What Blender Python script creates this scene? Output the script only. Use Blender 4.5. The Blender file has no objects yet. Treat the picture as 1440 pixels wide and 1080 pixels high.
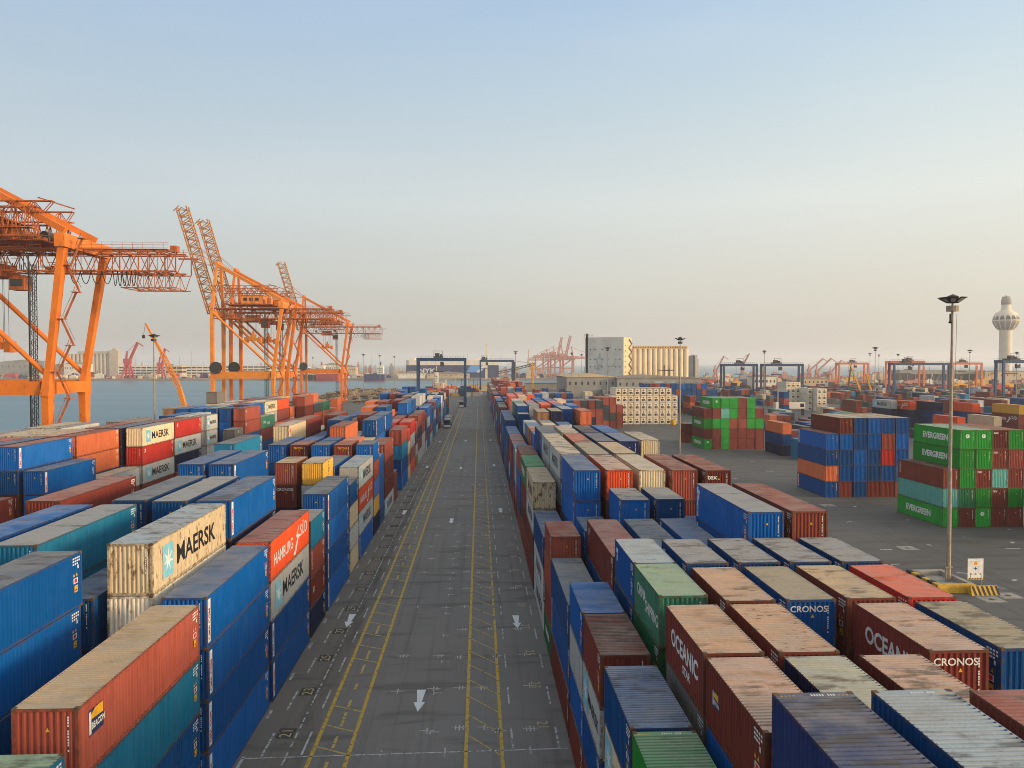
import bpy, math, random
import numpy as np
from mathutils import Vector, Matrix
random.seed(11)
SC = bpy.context.scene
COL = SC.collection
PI = math.pi
# ------------------------------------------------------------------ camera
FPX, CX, CY, EYE = 1070.0, 720.0, 540.0, 24.45
TH, PH = math.radians(2.460764728), math.radians(1.552496206)
CF = Vector((math.sin(TH)*math.cos(PH), math.cos(TH)*math.cos(PH), -math.sin(PH)))
CR = Vector((math.cos(TH), -math.sin(TH), 0.0))
CU = CR.cross(CF)
HAZE_DENSITY = 0.00015
GLOW = 20.0
cam = bpy.data.cameras.new("camera")
cam.sensor_width = 36.0
cam.lens = FPX/1440.0*36.0
cam.clip_start, cam.clip_end = 0.5, 40000.0
camo = bpy.data.objects.new("camera", cam)
COL.objects.link(camo)
M = Matrix((CR, CU, -CF)).transposed().to_4x4()
M.translation = Vector((0, 0, EYE))
camo.matrix_world = M
SC.camera = camo

def at(px, py, Y):
    """world point seen at pixel (px,py) of the 1440x1080 survey at forward distance Y"""
    r = CF + CR*((px-CX)/FPX) - CU*((py-CY)/FPX)
    return Vector((0, 0, EYE)) + r*(Y/r.y)
def ax(px, Y):
    return at(px, 511, Y).x
def azz(py, Y, px=720):
    return at(px, py, Y).z

# ------------------------------------------------------------------ mesh builder
class MB:
    def __init__(s): s.v=[]; s.f=[]; s.m=[]
    def quad(s, *p, m=0):
        b=len(s.v); s.v.extend(tuple(q) for q in p); s.f.append(tuple(range(b, b+len(p)))); s.m.append(m)
    def box(s, x0,x1,y0,y1,z0,z1, m=0):
        b=len(s.v)
        s.v.extend([(x0,y0,z0),(x1,y0,z0),(x1,y1,z0),(x0,y1,z0),(x0,y0,z1),(x1,y0,z1),(x1,y1,z1),(x0,y1,z1)])
        for f in ((3,2,1,0),(4,5,6,7),(0,1,5,4),(1,2,6,5),(2,3,7,6),(3,0,4,7)):
            s.f.append(tuple(b+i for i in f)); s.m.append(m)
    def beam(s, p, q, w, h=None, m=0, w2=None, h2=None):
        """box section from p to q, width w (horizontal), height h, may taper"""
        p=Vector(p); q=Vector(q); h=w if h is None else h; w2=w if w2 is None else w2; h2=h if h2 is None else h2
        d=(q-p).normalized()
        ref=Vector((0,0,1)) if abs(d.z)<0.9 else Vector((0,1,0))
        a=d.cross(ref).normalized(); c=a.cross(d).normalized()
        b=len(s.v)
        for pt,ww,hh in ((p,w,h),(q,w2,h2)):
            for i,j in ((-1,-1),(1,-1),(1,1),(-1,1)):
                s.v.append(tuple(pt+a*(ww/2*i)+c*(hh/2*j)))
        for f in ((3,2,1,0),(4,5,6,7),(0,1,5,4),(1,2,6,5),(2,3,7,6),(3,0,4,7)):
            s.f.append(tuple(b+i for i in f)); s.m.append(m)
    def tube(s, p, q, r, r2=None, n=8, m=0, cap=True):
        p=Vector(p); q=Vector(q); r2=r if r2 is None else r2
        d=(q-p).normalized(); ref=Vector((0,0,1)) if abs(d.z)<0.9 else Vector((1,0,0))
        a=d.cross(ref).normalized(); c=d.cross(a).normalized(); b=len(s.v)
        for pt,rr in ((p,r),(q,r2)):
            for i in range(n):
                t=2*PI*i/n; s.v.append(tuple(pt+a*(rr*math.cos(t))+c*(rr*math.sin(t))))
        for i in range(n):
            j=(i+1)%n; s.f.append((b+i,b+n+i,b+n+j,b+j)); s.m.append(m)
        if cap:
            s.f.append(tuple(b+i for i in range(n))); s.m.append(m)
            s.f.append(tuple(b+n+i for i in reversed(range(n)))); s.m.append(m)
    def lathe(s, prof, n=24, c=(0,0), m=0):
        b=len(s.v)
        for r,z in prof:
            for i in range(n):
                t=2*PI*i/n; s.v.append((c[0]+r*math.cos(t), c[1]+r*math.sin(t), z))
        for k in range(len(prof)-1):
            for i in range(n):
                j=(i+1)%n; s.f.append((b+k*n+i,b+k*n+j,b+(k+1)*n+j,b+(k+1)*n+i)); s.m.append(m)
    def prism(s, poly, z0, z1, m=0):
        """polygon in x,y (counter clockwise) extruded in z"""
        n=len(poly); b=len(s.v)
        s.v.extend((x,y,z0) for x,y in poly); s.v.extend((x,y,z1) for x,y in poly)
        s.f.append(tuple(b+n+i for i in range(n))); s.m.append(m)
        s.f.append(tuple(b+i for i in reversed(range(n)))); s.m.append(m)
        for i in range(n):
            j=(i+1)%n; s.f.append((b+i,b+j,b+n+j,b+n+i)); s.m.append(m)
    def profile_y(s, poly, y0, y1, m=0):
        """polygon in x,z extruded along y"""
        n=len(poly); b=len(s.v)
        s.v.extend((x,y0,z) for x,z in poly); s.v.extend((x,y1,z) for x,z in poly)
        s.f.append(tuple(b+i for i in range(n))); s.m.append(m)
        s.f.append(tuple(b+n+i for i in reversed(range(n)))); s.m.append(m)
        for i in range(n):
            j=(i+1)%n; s.f.append((b+j,b+i,b+n+i,b+n+j)); s.m.append(m)
    def truss(s, p, q, w, h, n, r=0.15, m=0, chord=None):
        """box lattice girder from p to q: four chords and zigzag lacing; w horizontal, h across"""
        p=Vector(p); q=Vector(q); d=(q-p).normalized(); chord=chord or r*1.5
        ref=Vector((0,0,1)) if abs(d.z)<0.95 else Vector((0,1,0))
        a=d.cross(ref).normalized(); c=a.cross(d).normalized()
        if abs(d.y)<0.2: a=Vector((0,1,0)); c=a.cross(d).normalized()
        cs=[a*(w/2*i)+c*(h/2*j) for i,j in ((-1,-1),(1,-1),(1,1),(-1,1))]
        for k in cs: s.beam(p+k,q+k,chord,chord,m=m)
        for i in range(n):
            t0=p.lerp(q,i/n); t1=p.lerp(q,(i+.5)/n); t2=p.lerp(q,(i+1)/n)
            for x,y in ((0,3),(1,2),(3,2),(0,1)):
                s.beam(t0+cs[x],t1+cs[y],r,r,m=m); s.beam(t1+cs[y],t2+cs[x],r,r,m=m)
            for x,y in ((0,1),(1,2),(2,3),(3,0)): s.beam(t0+cs[x],t0+cs[y],r*.8,r*.8,m=m)
    def mesh(s, name, mats, smooth=False):
        me=bpy.data.meshes.new(name); me.from_pydata(s.v,[],s.f)
        for m in mats: me.materials.append(m)
        if len(mats)>1: me.polygons.foreach_set("material_index", s.m)
        if smooth: me.polygons.foreach_set("use_smooth",[True]*len(s.f))
        me.update(); return me
    def build(s, name, mats, parent=None, smooth=False, loc=None):
        mats=mats if isinstance(mats,(list,tuple)) else [mats]
        return link(name, s.mesh(name,mats,smooth), parent, loc)

def link(name, data, parent=None, loc=None):
    o=bpy.data.objects.new(name,data); COL.objects.link(o)
    if parent is not None: o.parent=parent
    if loc is not None: o.location=loc
    return o
def tag(o, label, cat, group=None, kind=None):
    if label: o["label"]=label
    if cat: o["category"]=cat
    if group: o["group"]=group
    if kind: o["kind"]=kind
    return o
def thing(name, label, cat, loc=(0,0,0), rz=0.0, group=None):
    o=bpy.data.objects.new(name,None); COL.objects.link(o); o.location=loc; o.rotation_euler=(0,0,rz)
    o.empty_display_size=0.5
    return tag(o,label,cat,group)
def copy_tree(o, parent=None):
    c=o.copy(); COL.objects.link(c)
    if parent is not None: c.parent=parent
    for ch in list(o.children): copy_tree(ch,c)
    return c

# ------------------------------------------------------------------ materials
class NT:
    def __init__(s, name):
        s.mat=bpy.data.materials.new(name); s.mat.use_nodes=True; s.t=s.mat.node_tree
        s.b=s.t.nodes["Principled BSDF"]; s.out=s.t.nodes["Material Output"]
    def n(s, typ, **kw):
        nd=s.t.nodes.new(typ)
        for k,v in kw.items():
            if k.startswith("i_"): nd.inputs[k[2:].replace("_"," ")].default_value=v
            else: setattr(nd,k,v)
        return nd
    def l(s,a,b): s.t.links.new(a,b)
    def mix(s, fac, a, b, blend="MIX"):
        nd=s.t.nodes.new("ShaderNodeMix"); nd.data_type="RGBA"; nd.blend_type=blend
        for key,val in ((0,fac),(6,a),(7,b)):
            if hasattr(val,"links"): s.l(val,nd.inputs[key])
            elif isinstance(val,(tuple,list)): nd.inputs[key].default_value=(*val[:3],1)
            else: nd.inputs[key].default_value=val
        return nd.outputs[2]
    def math(s, op, a, b=0.0):
        nd=s.t.nodes.new("ShaderNodeMath"); nd.operation=op
        for k,val in ((0,a),(1,b)):
            if hasattr(val,"links"): s.l(val,nd.inputs[k])
            else: nd.inputs[k].default_value=val
        return nd.outputs[0]
    def noise(s, vec, scale, detail=4, rough=.55):
        nd=s.n("ShaderNodeTexNoise"); nd.inputs["Scale"].default_value=scale; nd.inputs["Detail"].default_value=detail
        nd.inputs["Roughness"].default_value=rough
        if vec is not None: s.l(vec,nd.inputs["Vector"])
        return nd.outputs["Fac"]
    def ramp(s, fac, stops):
        nd=s.n("ShaderNodeValToRGB"); cr=nd.color_ramp
        while len(cr.elements)<len(stops): cr.elements.new(.5)
        for e,(p,c) in zip(cr.elements,stops):
            e.position=p; e.color=(c,c,c,1) if not isinstance(c,(tuple,list)) else (*c[:3],1)
        s.l(fac,nd.inputs[0]); return nd.outputs[0]
    def mapping(s, vec, scale=(1,1,1), loc=(0,0,0)):
        nd=s.n("ShaderNodeMapping"); s.l(vec,nd.inputs["Vector"]); nd.inputs["Scale"].default_value=scale
        nd.inputs["Location"].default_value=loc; return nd.outputs[0]
    def bump(s, h, strength, dist=.02):
        nd=s.n("ShaderNodeBump"); nd.inputs["Strength"].default_value=strength; nd.inputs["Distance"].default_value=dist
        s.l(h,nd.inputs["Height"]); s.l(nd.outputs[0],s.b.inputs["Normal"])
    def set(s, rough=.6, spec=.3, metal=0.0):
        s.b.inputs["Roughness"].default_value=rough; s.b.inputs["Specular IOR Level"].default_value=spec
        s.b.inputs["Metallic"].default_value=metal; return s

def simple(name, col, rough=.6, spec=.3, var=.25, scale=.6, metal=0.0, rust=0.0):
    k=NT(name); k.set(rough,spec,metal)
    tc=k.n("ShaderNodeTexCoord").outputs["Object"]
    f=k.noise(tc,scale,6,.65)
    c=k.mix(k.ramp(f,[(.3,0.0),(.7,1.0)]),tuple(x*(1-var) for x in col),tuple(min(1,x*(1+var)) for x in col))
    if rust:
        f2=k.noise(k.mapping(tc,(1.3,1.3,.35)),1.1,8,.7)
        c=k.mix(k.ramp(f2,[(.62-rust*.2,0.0),(.72-rust*.2,.85)]),c,(.10,.045,.022))
    k.l(c,k.b.inputs["Base Color"]); return k.mat

def paint_material(name, dust=0.0, edge=False):
    """container paint: colour from the object, faded, streaked and rusted (amount in the object's alpha)"""
    k=NT(name); k.set(.6,.10)
    oi=k.n("ShaderNodeObjectInfo")
    tc=k.n("ShaderNodeTexCoord").outputs["Object"]
    off=k.n("ShaderNodeVectorMath",operation="ADD")
    mul=k.math("MULTIPLY",oi.outputs["Random"],173.0)
    cmb=k.n("ShaderNodeCombineXYZ"); k.l(mul,cmb.inputs[0]); k.l(mul,cmb.inputs[1])
    k.l(tc,off.inputs[0]); k.l(cmb.outputs[0],off.inputs[1]); v=off.outputs[0]
    col=oi.outputs["Color"]; al=oi.outputs["Alpha"]
    big=k.noise(v,.55,5,.6)
    hs=k.n("ShaderNodeHueSaturation"); k.l(col,hs.inputs["Color"]); hs.inputs["Saturation"].default_value=.95; hs.inputs["Value"].default_value=1.22
    bg_=k.math("ADD",big,k.math("MULTIPLY",k.math("SUBTRACT",oi.outputs["Random"],.5),.3)); c=k.mix(k.ramp(bg_,[(.40,0.0),(.80,.65)]),col,hs.outputs[0])
    st=k.noise(k.mapping(v,(5,5,.22)),1.0,5,.6)
    c=k.mix(k.ramp(st,[(.5,0.0),(.75,.5)]),c,k.mix(1.0,c,(.42,.40,.38),"MULTIPLY"))
    gr=k.noise(v,2.3,7,.7)
    c=k.mix(k.ramp(gr,[(.55,0.0),(.80,.6)]),c,k.mix(1.0,c,(.62,.60,.58),"MULTIPLY"))
    # rust: blotches and runs
    r1=k.noise(k.mapping(v,(2.2,2.2,.75)),1.4,8,.72)
    th=k.math("SUBTRACT",.80,k.math("MULTIPLY",al,.27))
    rf=k.math("MULTIPLY",k.math("MINIMUM",k.math("MAXIMUM",k.math("MULTIPLY",k.math("SUBTRACT",r1,th),14.0),0.0),1.0),.9)
    c=k.mix(rf,c,k.ramp(gr,[(.3,(.06,.025,.012)),(.7,(.20,.075,.022))]))
    if edge:
        e1=k.noise(v,3.1,6,.7)
        c=k.mix(k.ramp(e1,[(.42,0.0),(.62,.8)]),c,(.085,.05,.03))
    k.l(c,k.b.inputs["Base Color"])
    k.l(k.ramp(big,[(.2,.42),(.8,.66)]),k.b.inputs["Roughness"])
    dent=k.noise(v,1.35,3,.5)
    k.bump(k.math("ADD",dent,k.math("MULTIPLY",gr,.12)),.55,.06)
    return k.mat
def roof_material(name):
    k=NT(name); k.set(.75,.2)
    oi=k.n("ShaderNodeObjectInfo")
    tc=k.n("ShaderNodeTexCoord").outputs["Object"]
    off=k.n("ShaderNodeVectorMath",operation="ADD")
    mul=k.math("MULTIPLY",oi.outputs["Random"],191.0)
    cmb=k.n("ShaderNodeCombineXYZ"); k.l(mul,cmb.inputs[0]); k.l(mul,cmb.inputs[1])
    k.l(tc,off.inputs[0]); k.l(cmb.outputs[0],off.inputs[1]); v=off.outputs[0]
    col=oi.outputs["Color"]; al=oi.outputs["Alpha"]
    n1=k.noise(v,.5,5,.6)
    c=k.mix(k.ramp(n1,[(.35,0.0),(.7,.55)]),col,(.30,.27,.235))
    dk=k.n("ShaderNodeHueSaturation"); k.l(col,dk.inputs["Color"]); dk.inputs["Value"].default_value=.62; dk.inputs["Saturation"].default_value=1.15
    n2=k.noise(k.mapping(v,(.55,1.3,1)),.8,7,.68)
    c=k.mix(k.ramp(n2,[(.52,0.0),(.68,.8)]),c,dk.outputs[0])
    pud=k.noise(k.mapping(v,(.8,2.0,1)),.62,6,.6)       # dried puddles
    pud=k.math("ADD",pud,k.math("MULTIPLY",k.math("SUBTRACT",oi.outputs["Random"],.5),.17)); c=k.mix(k.ramp(pud,[(.57,0.0),(.66,.72)]),c,(.075,.066,.058))
    rs=k.noise(k.mapping(v,(.7,1.7,1)),2.2,8,.75)
    th=k.math("SUBTRACT",.82,k.math("MULTIPLY",al,.26))
    rf=k.math("MINIMUM",k.math("MAXIMUM",k.math("MULTIPLY",k.math("SUBTRACT",rs,th),12.0),0.0),.85)
    c=k.mix(rf,c,(.13,.055,.025))
    fine=k.noise(v,9.0,6,.7)
    c=k.mix(k.ramp(fine,[(.4,0.0),(.75,.3)]),c,(.12,.11,.10))
    k.l(c,k.b.inputs["Base Color"]); k.bump(fine,.2,.008)
    return k.mat
M_PAINT=paint_material("container_paint"); M_FRAME=paint_material("container_frame_paint",edge=True); M_ROOF=roof_material("container_roof_paint")
M_CASTING=simple("rusty_casting_steel",(.11,.065,.04),.8,.2,.4,3)
def flat(name,col,rough=.6,spec=.25,wear=.25):
    return simple(name,col,rough,spec,wear,2.2)
M_WHITE=flat("white_marking",(.62,.62,.60)); M_YELLOW=flat("yellow_marking",(.62,.33,.02)); M_RED=flat("red_marking",(.5,.03,.025))
M_BLACK=flat("black_marking",(.012,.014,.018)); M_LBLUE=flat("light_blue_marking",(.18,.46,.58)); M_NAVYM=flat("navy_marking",(.02,.03,.10))
M_ORANGEM=flat("orange_marking",(.6,.13,.04)); M_DKRED=flat("dark_red_marking",(.25,.03,.02))
M_CRANE=simple("crane_orange_paint",(.64,.165,.012),.5,.35,.22,.25,rust=.12)
M_CRANE2=simple("crane_yellow_orange_paint",(.66,.22,.025),.5,.35,.18,.25,rust=.08)
M_LATTICE=simple("crane_lattice_paint",(.40,.11,.03),.6,.3,.35,.5,rust=.5)
M_LATTICEB=simple("raised_boom_paint",(.42,.19,.06),.6,.3,.35,.5,rust=.45)
M_DARKSTEEL=simple("dark_steel",(.035,.033,.033),.6,.4,.4,1.0)
M_CABLE=simple("cable_black",(.012,.012,.013),.7,.2,.2,1)
M_RTGBLUE=simple("gantry_blue_paint",(.012,.048,.125),.5,.35,.25,.5)
M_RTGORANGE=simple("gantry_orange_paint",(.55,.15,.07),.6,.3,.25,.5)
M_GLASS=simple("dark_window_glass",(.02,.025,.03),.12,.6,.2,.5)
M_CONC=simple("weathered_concrete",(.30,.28,.25),.9,.1,.3,.8)
M_PINK=simple("hazed_pink_crane_paint",(.42,.20,.17),.7,.25,.25,.3)  # paled so the colour itself carries distance haze
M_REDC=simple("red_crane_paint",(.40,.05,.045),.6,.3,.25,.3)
M_RUBBER=simple("tyre_rubber",(.015,.015,.015),.85,.2,.2,2)
M_POLE=simple("galvanised_pole",(.26,.235,.20),.55,.35,.3,1.2,rust=.25)
M_POLERUST=simple("rusty_pole",(.30,.25,.195),.7,.25,.3,1.4,rust=.22)
M_HOUSEWHITE=simple("offwhite_superstructure",(.62,.58,.50),.6,.3,.15,.2)
M_SHIPNAVY=simple("ship_navy_hull",(.02,.035,.10),.5,.35,.2,.1)
M_SHIPRED=simple("ship_red_hull",(.36,.045,.03),.55,.3,.25,.1)
M_SILOFAR=simple("distant_silo_concrete",(.40,.35,.28),.85,.1,.12,.12)
M_SILO=simple("silo_sunlit_concrete",(.64,.52,.34),.85,.1,.12,.12)  # lit silo walls: warm sunlight put into the colour
M_SILOSHADE=simple("silo_shaded_face",(.54,.55,.52),.85,.1,.15,.12)  # shaded copy of the silo wall, its shade put into the colour
M_WARE=simple("warehouse_grey_wall",(.25,.25,.235),.85,.1,.2,.1)
M_WAREROOF=simple("warehouse_roof",(.26,.22,.19),.85,.1,.25,.1)
M_BEIGE=simple("beige_wall",(.48,.38,.25),.85,.1,.2,.15)
M_TOWER=simple("tower_sunlit_concrete",(.66,.59,.47),.8,.15,.1,.06)  # white tower with the sun's warmth mixed into its colour
M_TOWERG=simple("tower_grey_band",(.25,.245,.23),.8,.15,.15,.06)
M_REEF=simple("reefer_sunlit_panel",(.70,.60,.44),.55,.3,.18,.5)  # white panels, painted cream to carry the warm sunlight
M_FOLIAGE=simple("palm_green",(.05,.075,.03),.9,.1,.5,1.5)
M_TRUNK=simple("trunk_brown",(.12,.08,.05),.9,.1,.3,2)

# ------------------------------------------------------------------ sky, sun, air
SUN_EL, SUN_AZ = math.radians(9.0), math.atan2(-.38,.925)      # sun low behind the camera, to the right
SUN_DIR = Vector((math.cos(SUN_EL)*math.cos(SUN_AZ), math.cos(SUN_EL)*math.sin(SUN_AZ), math.sin(SUN_EL)))
W=bpy.data.worlds.new("World"); SC.world=W; W.use_nodes=True
nt=W.node_tree; bg=nt.nodes["Background"]
sky=nt.nodes.new("ShaderNodeTexSky"); sky.sky_type="NISHITA"; sky.sun_disc=False
sky.sun_elevation=SUN_EL; sky.sun_rotation=PI/2-SUN_AZ      # node rotation is measured clockwise from +Y
sky.air_density=1.0; sky.dust_density=2.2; sky.ozone_density=1.6; sky.altitude=20
# evening veil: a pale warm bank of dusty air low down over the clear sky; brightened overhead, unseen, to fill shade
tcw=nt.nodes.new("ShaderNodeTexCoord"); sx=nt.nodes.new("ShaderNodeSeparateXYZ"); nt.links.new(tcw.outputs["Generated"],sx.inputs[0])
rmp=nt.nodes.new("ShaderNodeValToRGB"); cr=rmp.color_ramp
SKYK=1.0
stops=[(0.0,(.455,.435,.40)),(.03,(.485,.46,.415)),(.10,(.545,.53,.475)),(.20,(.60,.635,.615)),(.32,(.47,.57,.63)),(.44,(.36,.495,.66)),(.60,(.66,.70,.72)),(1.0,(.64,.66,.67))]
while len(cr.elements)<len(stops): cr.elements.new(.5)
for e,(p,c) in zip(cr.elements,stops): e.position=p; e.color=(*c,1)
nt.links.new(sx.outputs["Z"],rmp.inputs[0])
# warmer and brighter toward the sun's side (east-west tilt of the veil)
sd=nt.nodes.new("ShaderNodeVectorMath"); sd.operation="DOT_PRODUCT"; nt.links.new(tcw.outputs["Generated"],sd.inputs[0]); sd.inputs[1].default_value=(SUN_DIR.x,SUN_DIR.y,0)
sr=nt.nodes.new("ShaderNodeMapRange"); nt.links.new(sd.outputs["Value"],sr.inputs[0])
sr.inputs[1].default_value=-1; sr.inputs[2].default_value=1; sr.inputs[3].default_value=.74; sr.inputs[4].default_value=1.42
wm=nt.nodes.new("ShaderNodeVectorMath"); wm.operation="MULTIPLY"
nt.links.new(rmp.outputs[0],wm.inputs[0])
tint=nt.nodes.new("ShaderNodeCombineXYZ")
for i,pw in enumerate((1.0,.85,.55)):
    p=nt.nodes.new("ShaderNodeMath"); p.operation="POWER"; nt.links.new(sr.outputs[0],p.inputs[0]); p.inputs[1].default_value=pw; nt.links.new(p.outputs[0],tint.inputs[i])
nt.links.new(tint.outputs[0],wm.inputs[1])
sc1=nt.nodes.new("ShaderNodeVectorMath"); sc1.operation="SCALE"; nt.links.new(wm.outputs[0],sc1.inputs[0]); sc1.inputs["Scale"].default_value=8.2
mx=nt.nodes.new("ShaderNodeMix"); mx.data_type="RGBA"; mx.inputs[0].default_value=.82
# afterglow round the low sun, behind the camera
def wmath(op,a,b=0.0):
    n=nt.nodes.new("ShaderNodeMath"); n.operation=op
    for i,v in ((0,a),(1,b)):
        if hasattr(v,"links"): nt.links.new(v,n.inputs[i])
        else: n.inputs[i].default_value=v
    return n.outputs[0]
gl=wmath("POWER",wmath("MAXIMUM",wmath("DIVIDE",wmath("SUBTRACT",sd.outputs["Value"],.3),.7),0.0),1.3)
ge=wmath("POWER",wmath("MAXIMUM",wmath("SUBTRACT",1.0,wmath("DIVIDE",wmath("MAXIMUM",sx.outputs["Z"],0.0),.85)),0.0),1.5)
gg=wmath("MULTIPLY",wmath("MULTIPLY",gl,ge),GLOW)
gc=nt.nodes.new("ShaderNodeVectorMath"); gc.operation="SCALE"; gc.inputs[0].default_value=(1.0,.74,.46); nt.links.new(gg,gc.inputs["Scale"])
ga=nt.nodes.new("ShaderNodeVectorMath"); ga.operation="ADD"; nt.links.new(sc1.outputs[0],ga.inputs[0]); nt.links.new(gc.outputs[0],ga.inputs[1])
nt.links.new(sky.outputs[0],mx.inputs[6]); nt.links.new(ga.outputs[0],mx.inputs[7])
# faint high streaks of thin cloud
cmap=nt.nodes.new("ShaderNodeMapping"); nt.links.new(tcw.outputs["Generated"],cmap.inputs["Vector"]); cmap.inputs["Scale"].default_value=(1.2,2.6,7.5); cmap.inputs["Rotation"].default_value=(.25,.18,.5)
cn=nt.nodes.new("ShaderNodeTexNoise"); cn.inputs["Scale"].default_value=1.6; cn.inputs["Detail"].default_value=5; cn.inputs["Roughness"].default_value=.5; nt.links.new(cmap.outputs[0],cn.inputs["Vector"])
cf=wmath("MULTIPLY",wmath("MAXIMUM",wmath("SUBTRACT",cn.outputs["Fac"],.46),0.0),.25)
cm=nt.nodes.new("ShaderNodeMix"); cm.data_type="RGBA"; nt.links.new(cf,cm.inputs[0]); nt.links.new(mx.outputs[2],cm.inputs[6]); cm.inputs[7].default_value=(6.2,6.3,6.1,1)
nt.links.new(cm.outputs[2],bg.inputs["Color"]); bg.inputs["Strength"].default_value=.10
sun=bpy.data.lights.new("sun","SUN"); sun.energy=2.7; sun.angle=math.radians(12); sun.color=(1.0,.70,.42)
suno=bpy.data.objects.new("sun",sun); COL.objects.link(suno); suno.rotation_euler=(-SUN_DIR).to_track_quat("-Z","Y").to_euler()
SC.view_settings.view_transform="Standard"; SC.view_settings.look="None"; SC.view_settings.exposure=.69; SC.view_settings.gamma=1.0
SC.render.engine="CYCLES"
SC.cycles.max_bounces=6; SC.cycles.diffuse_bounces=3; SC.cycles.glossy_bounces=2; SC.cycles.transparent_max_bounces=8; SC.cycles.volume_bounces=1
SC.cycles.use_denoising=True; SC.cycles.denoiser='OPENIMAGEDENOISE'; SC.cycles.denoising_prefilter='NONE'; SC.cycles.filter_width=.95
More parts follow.
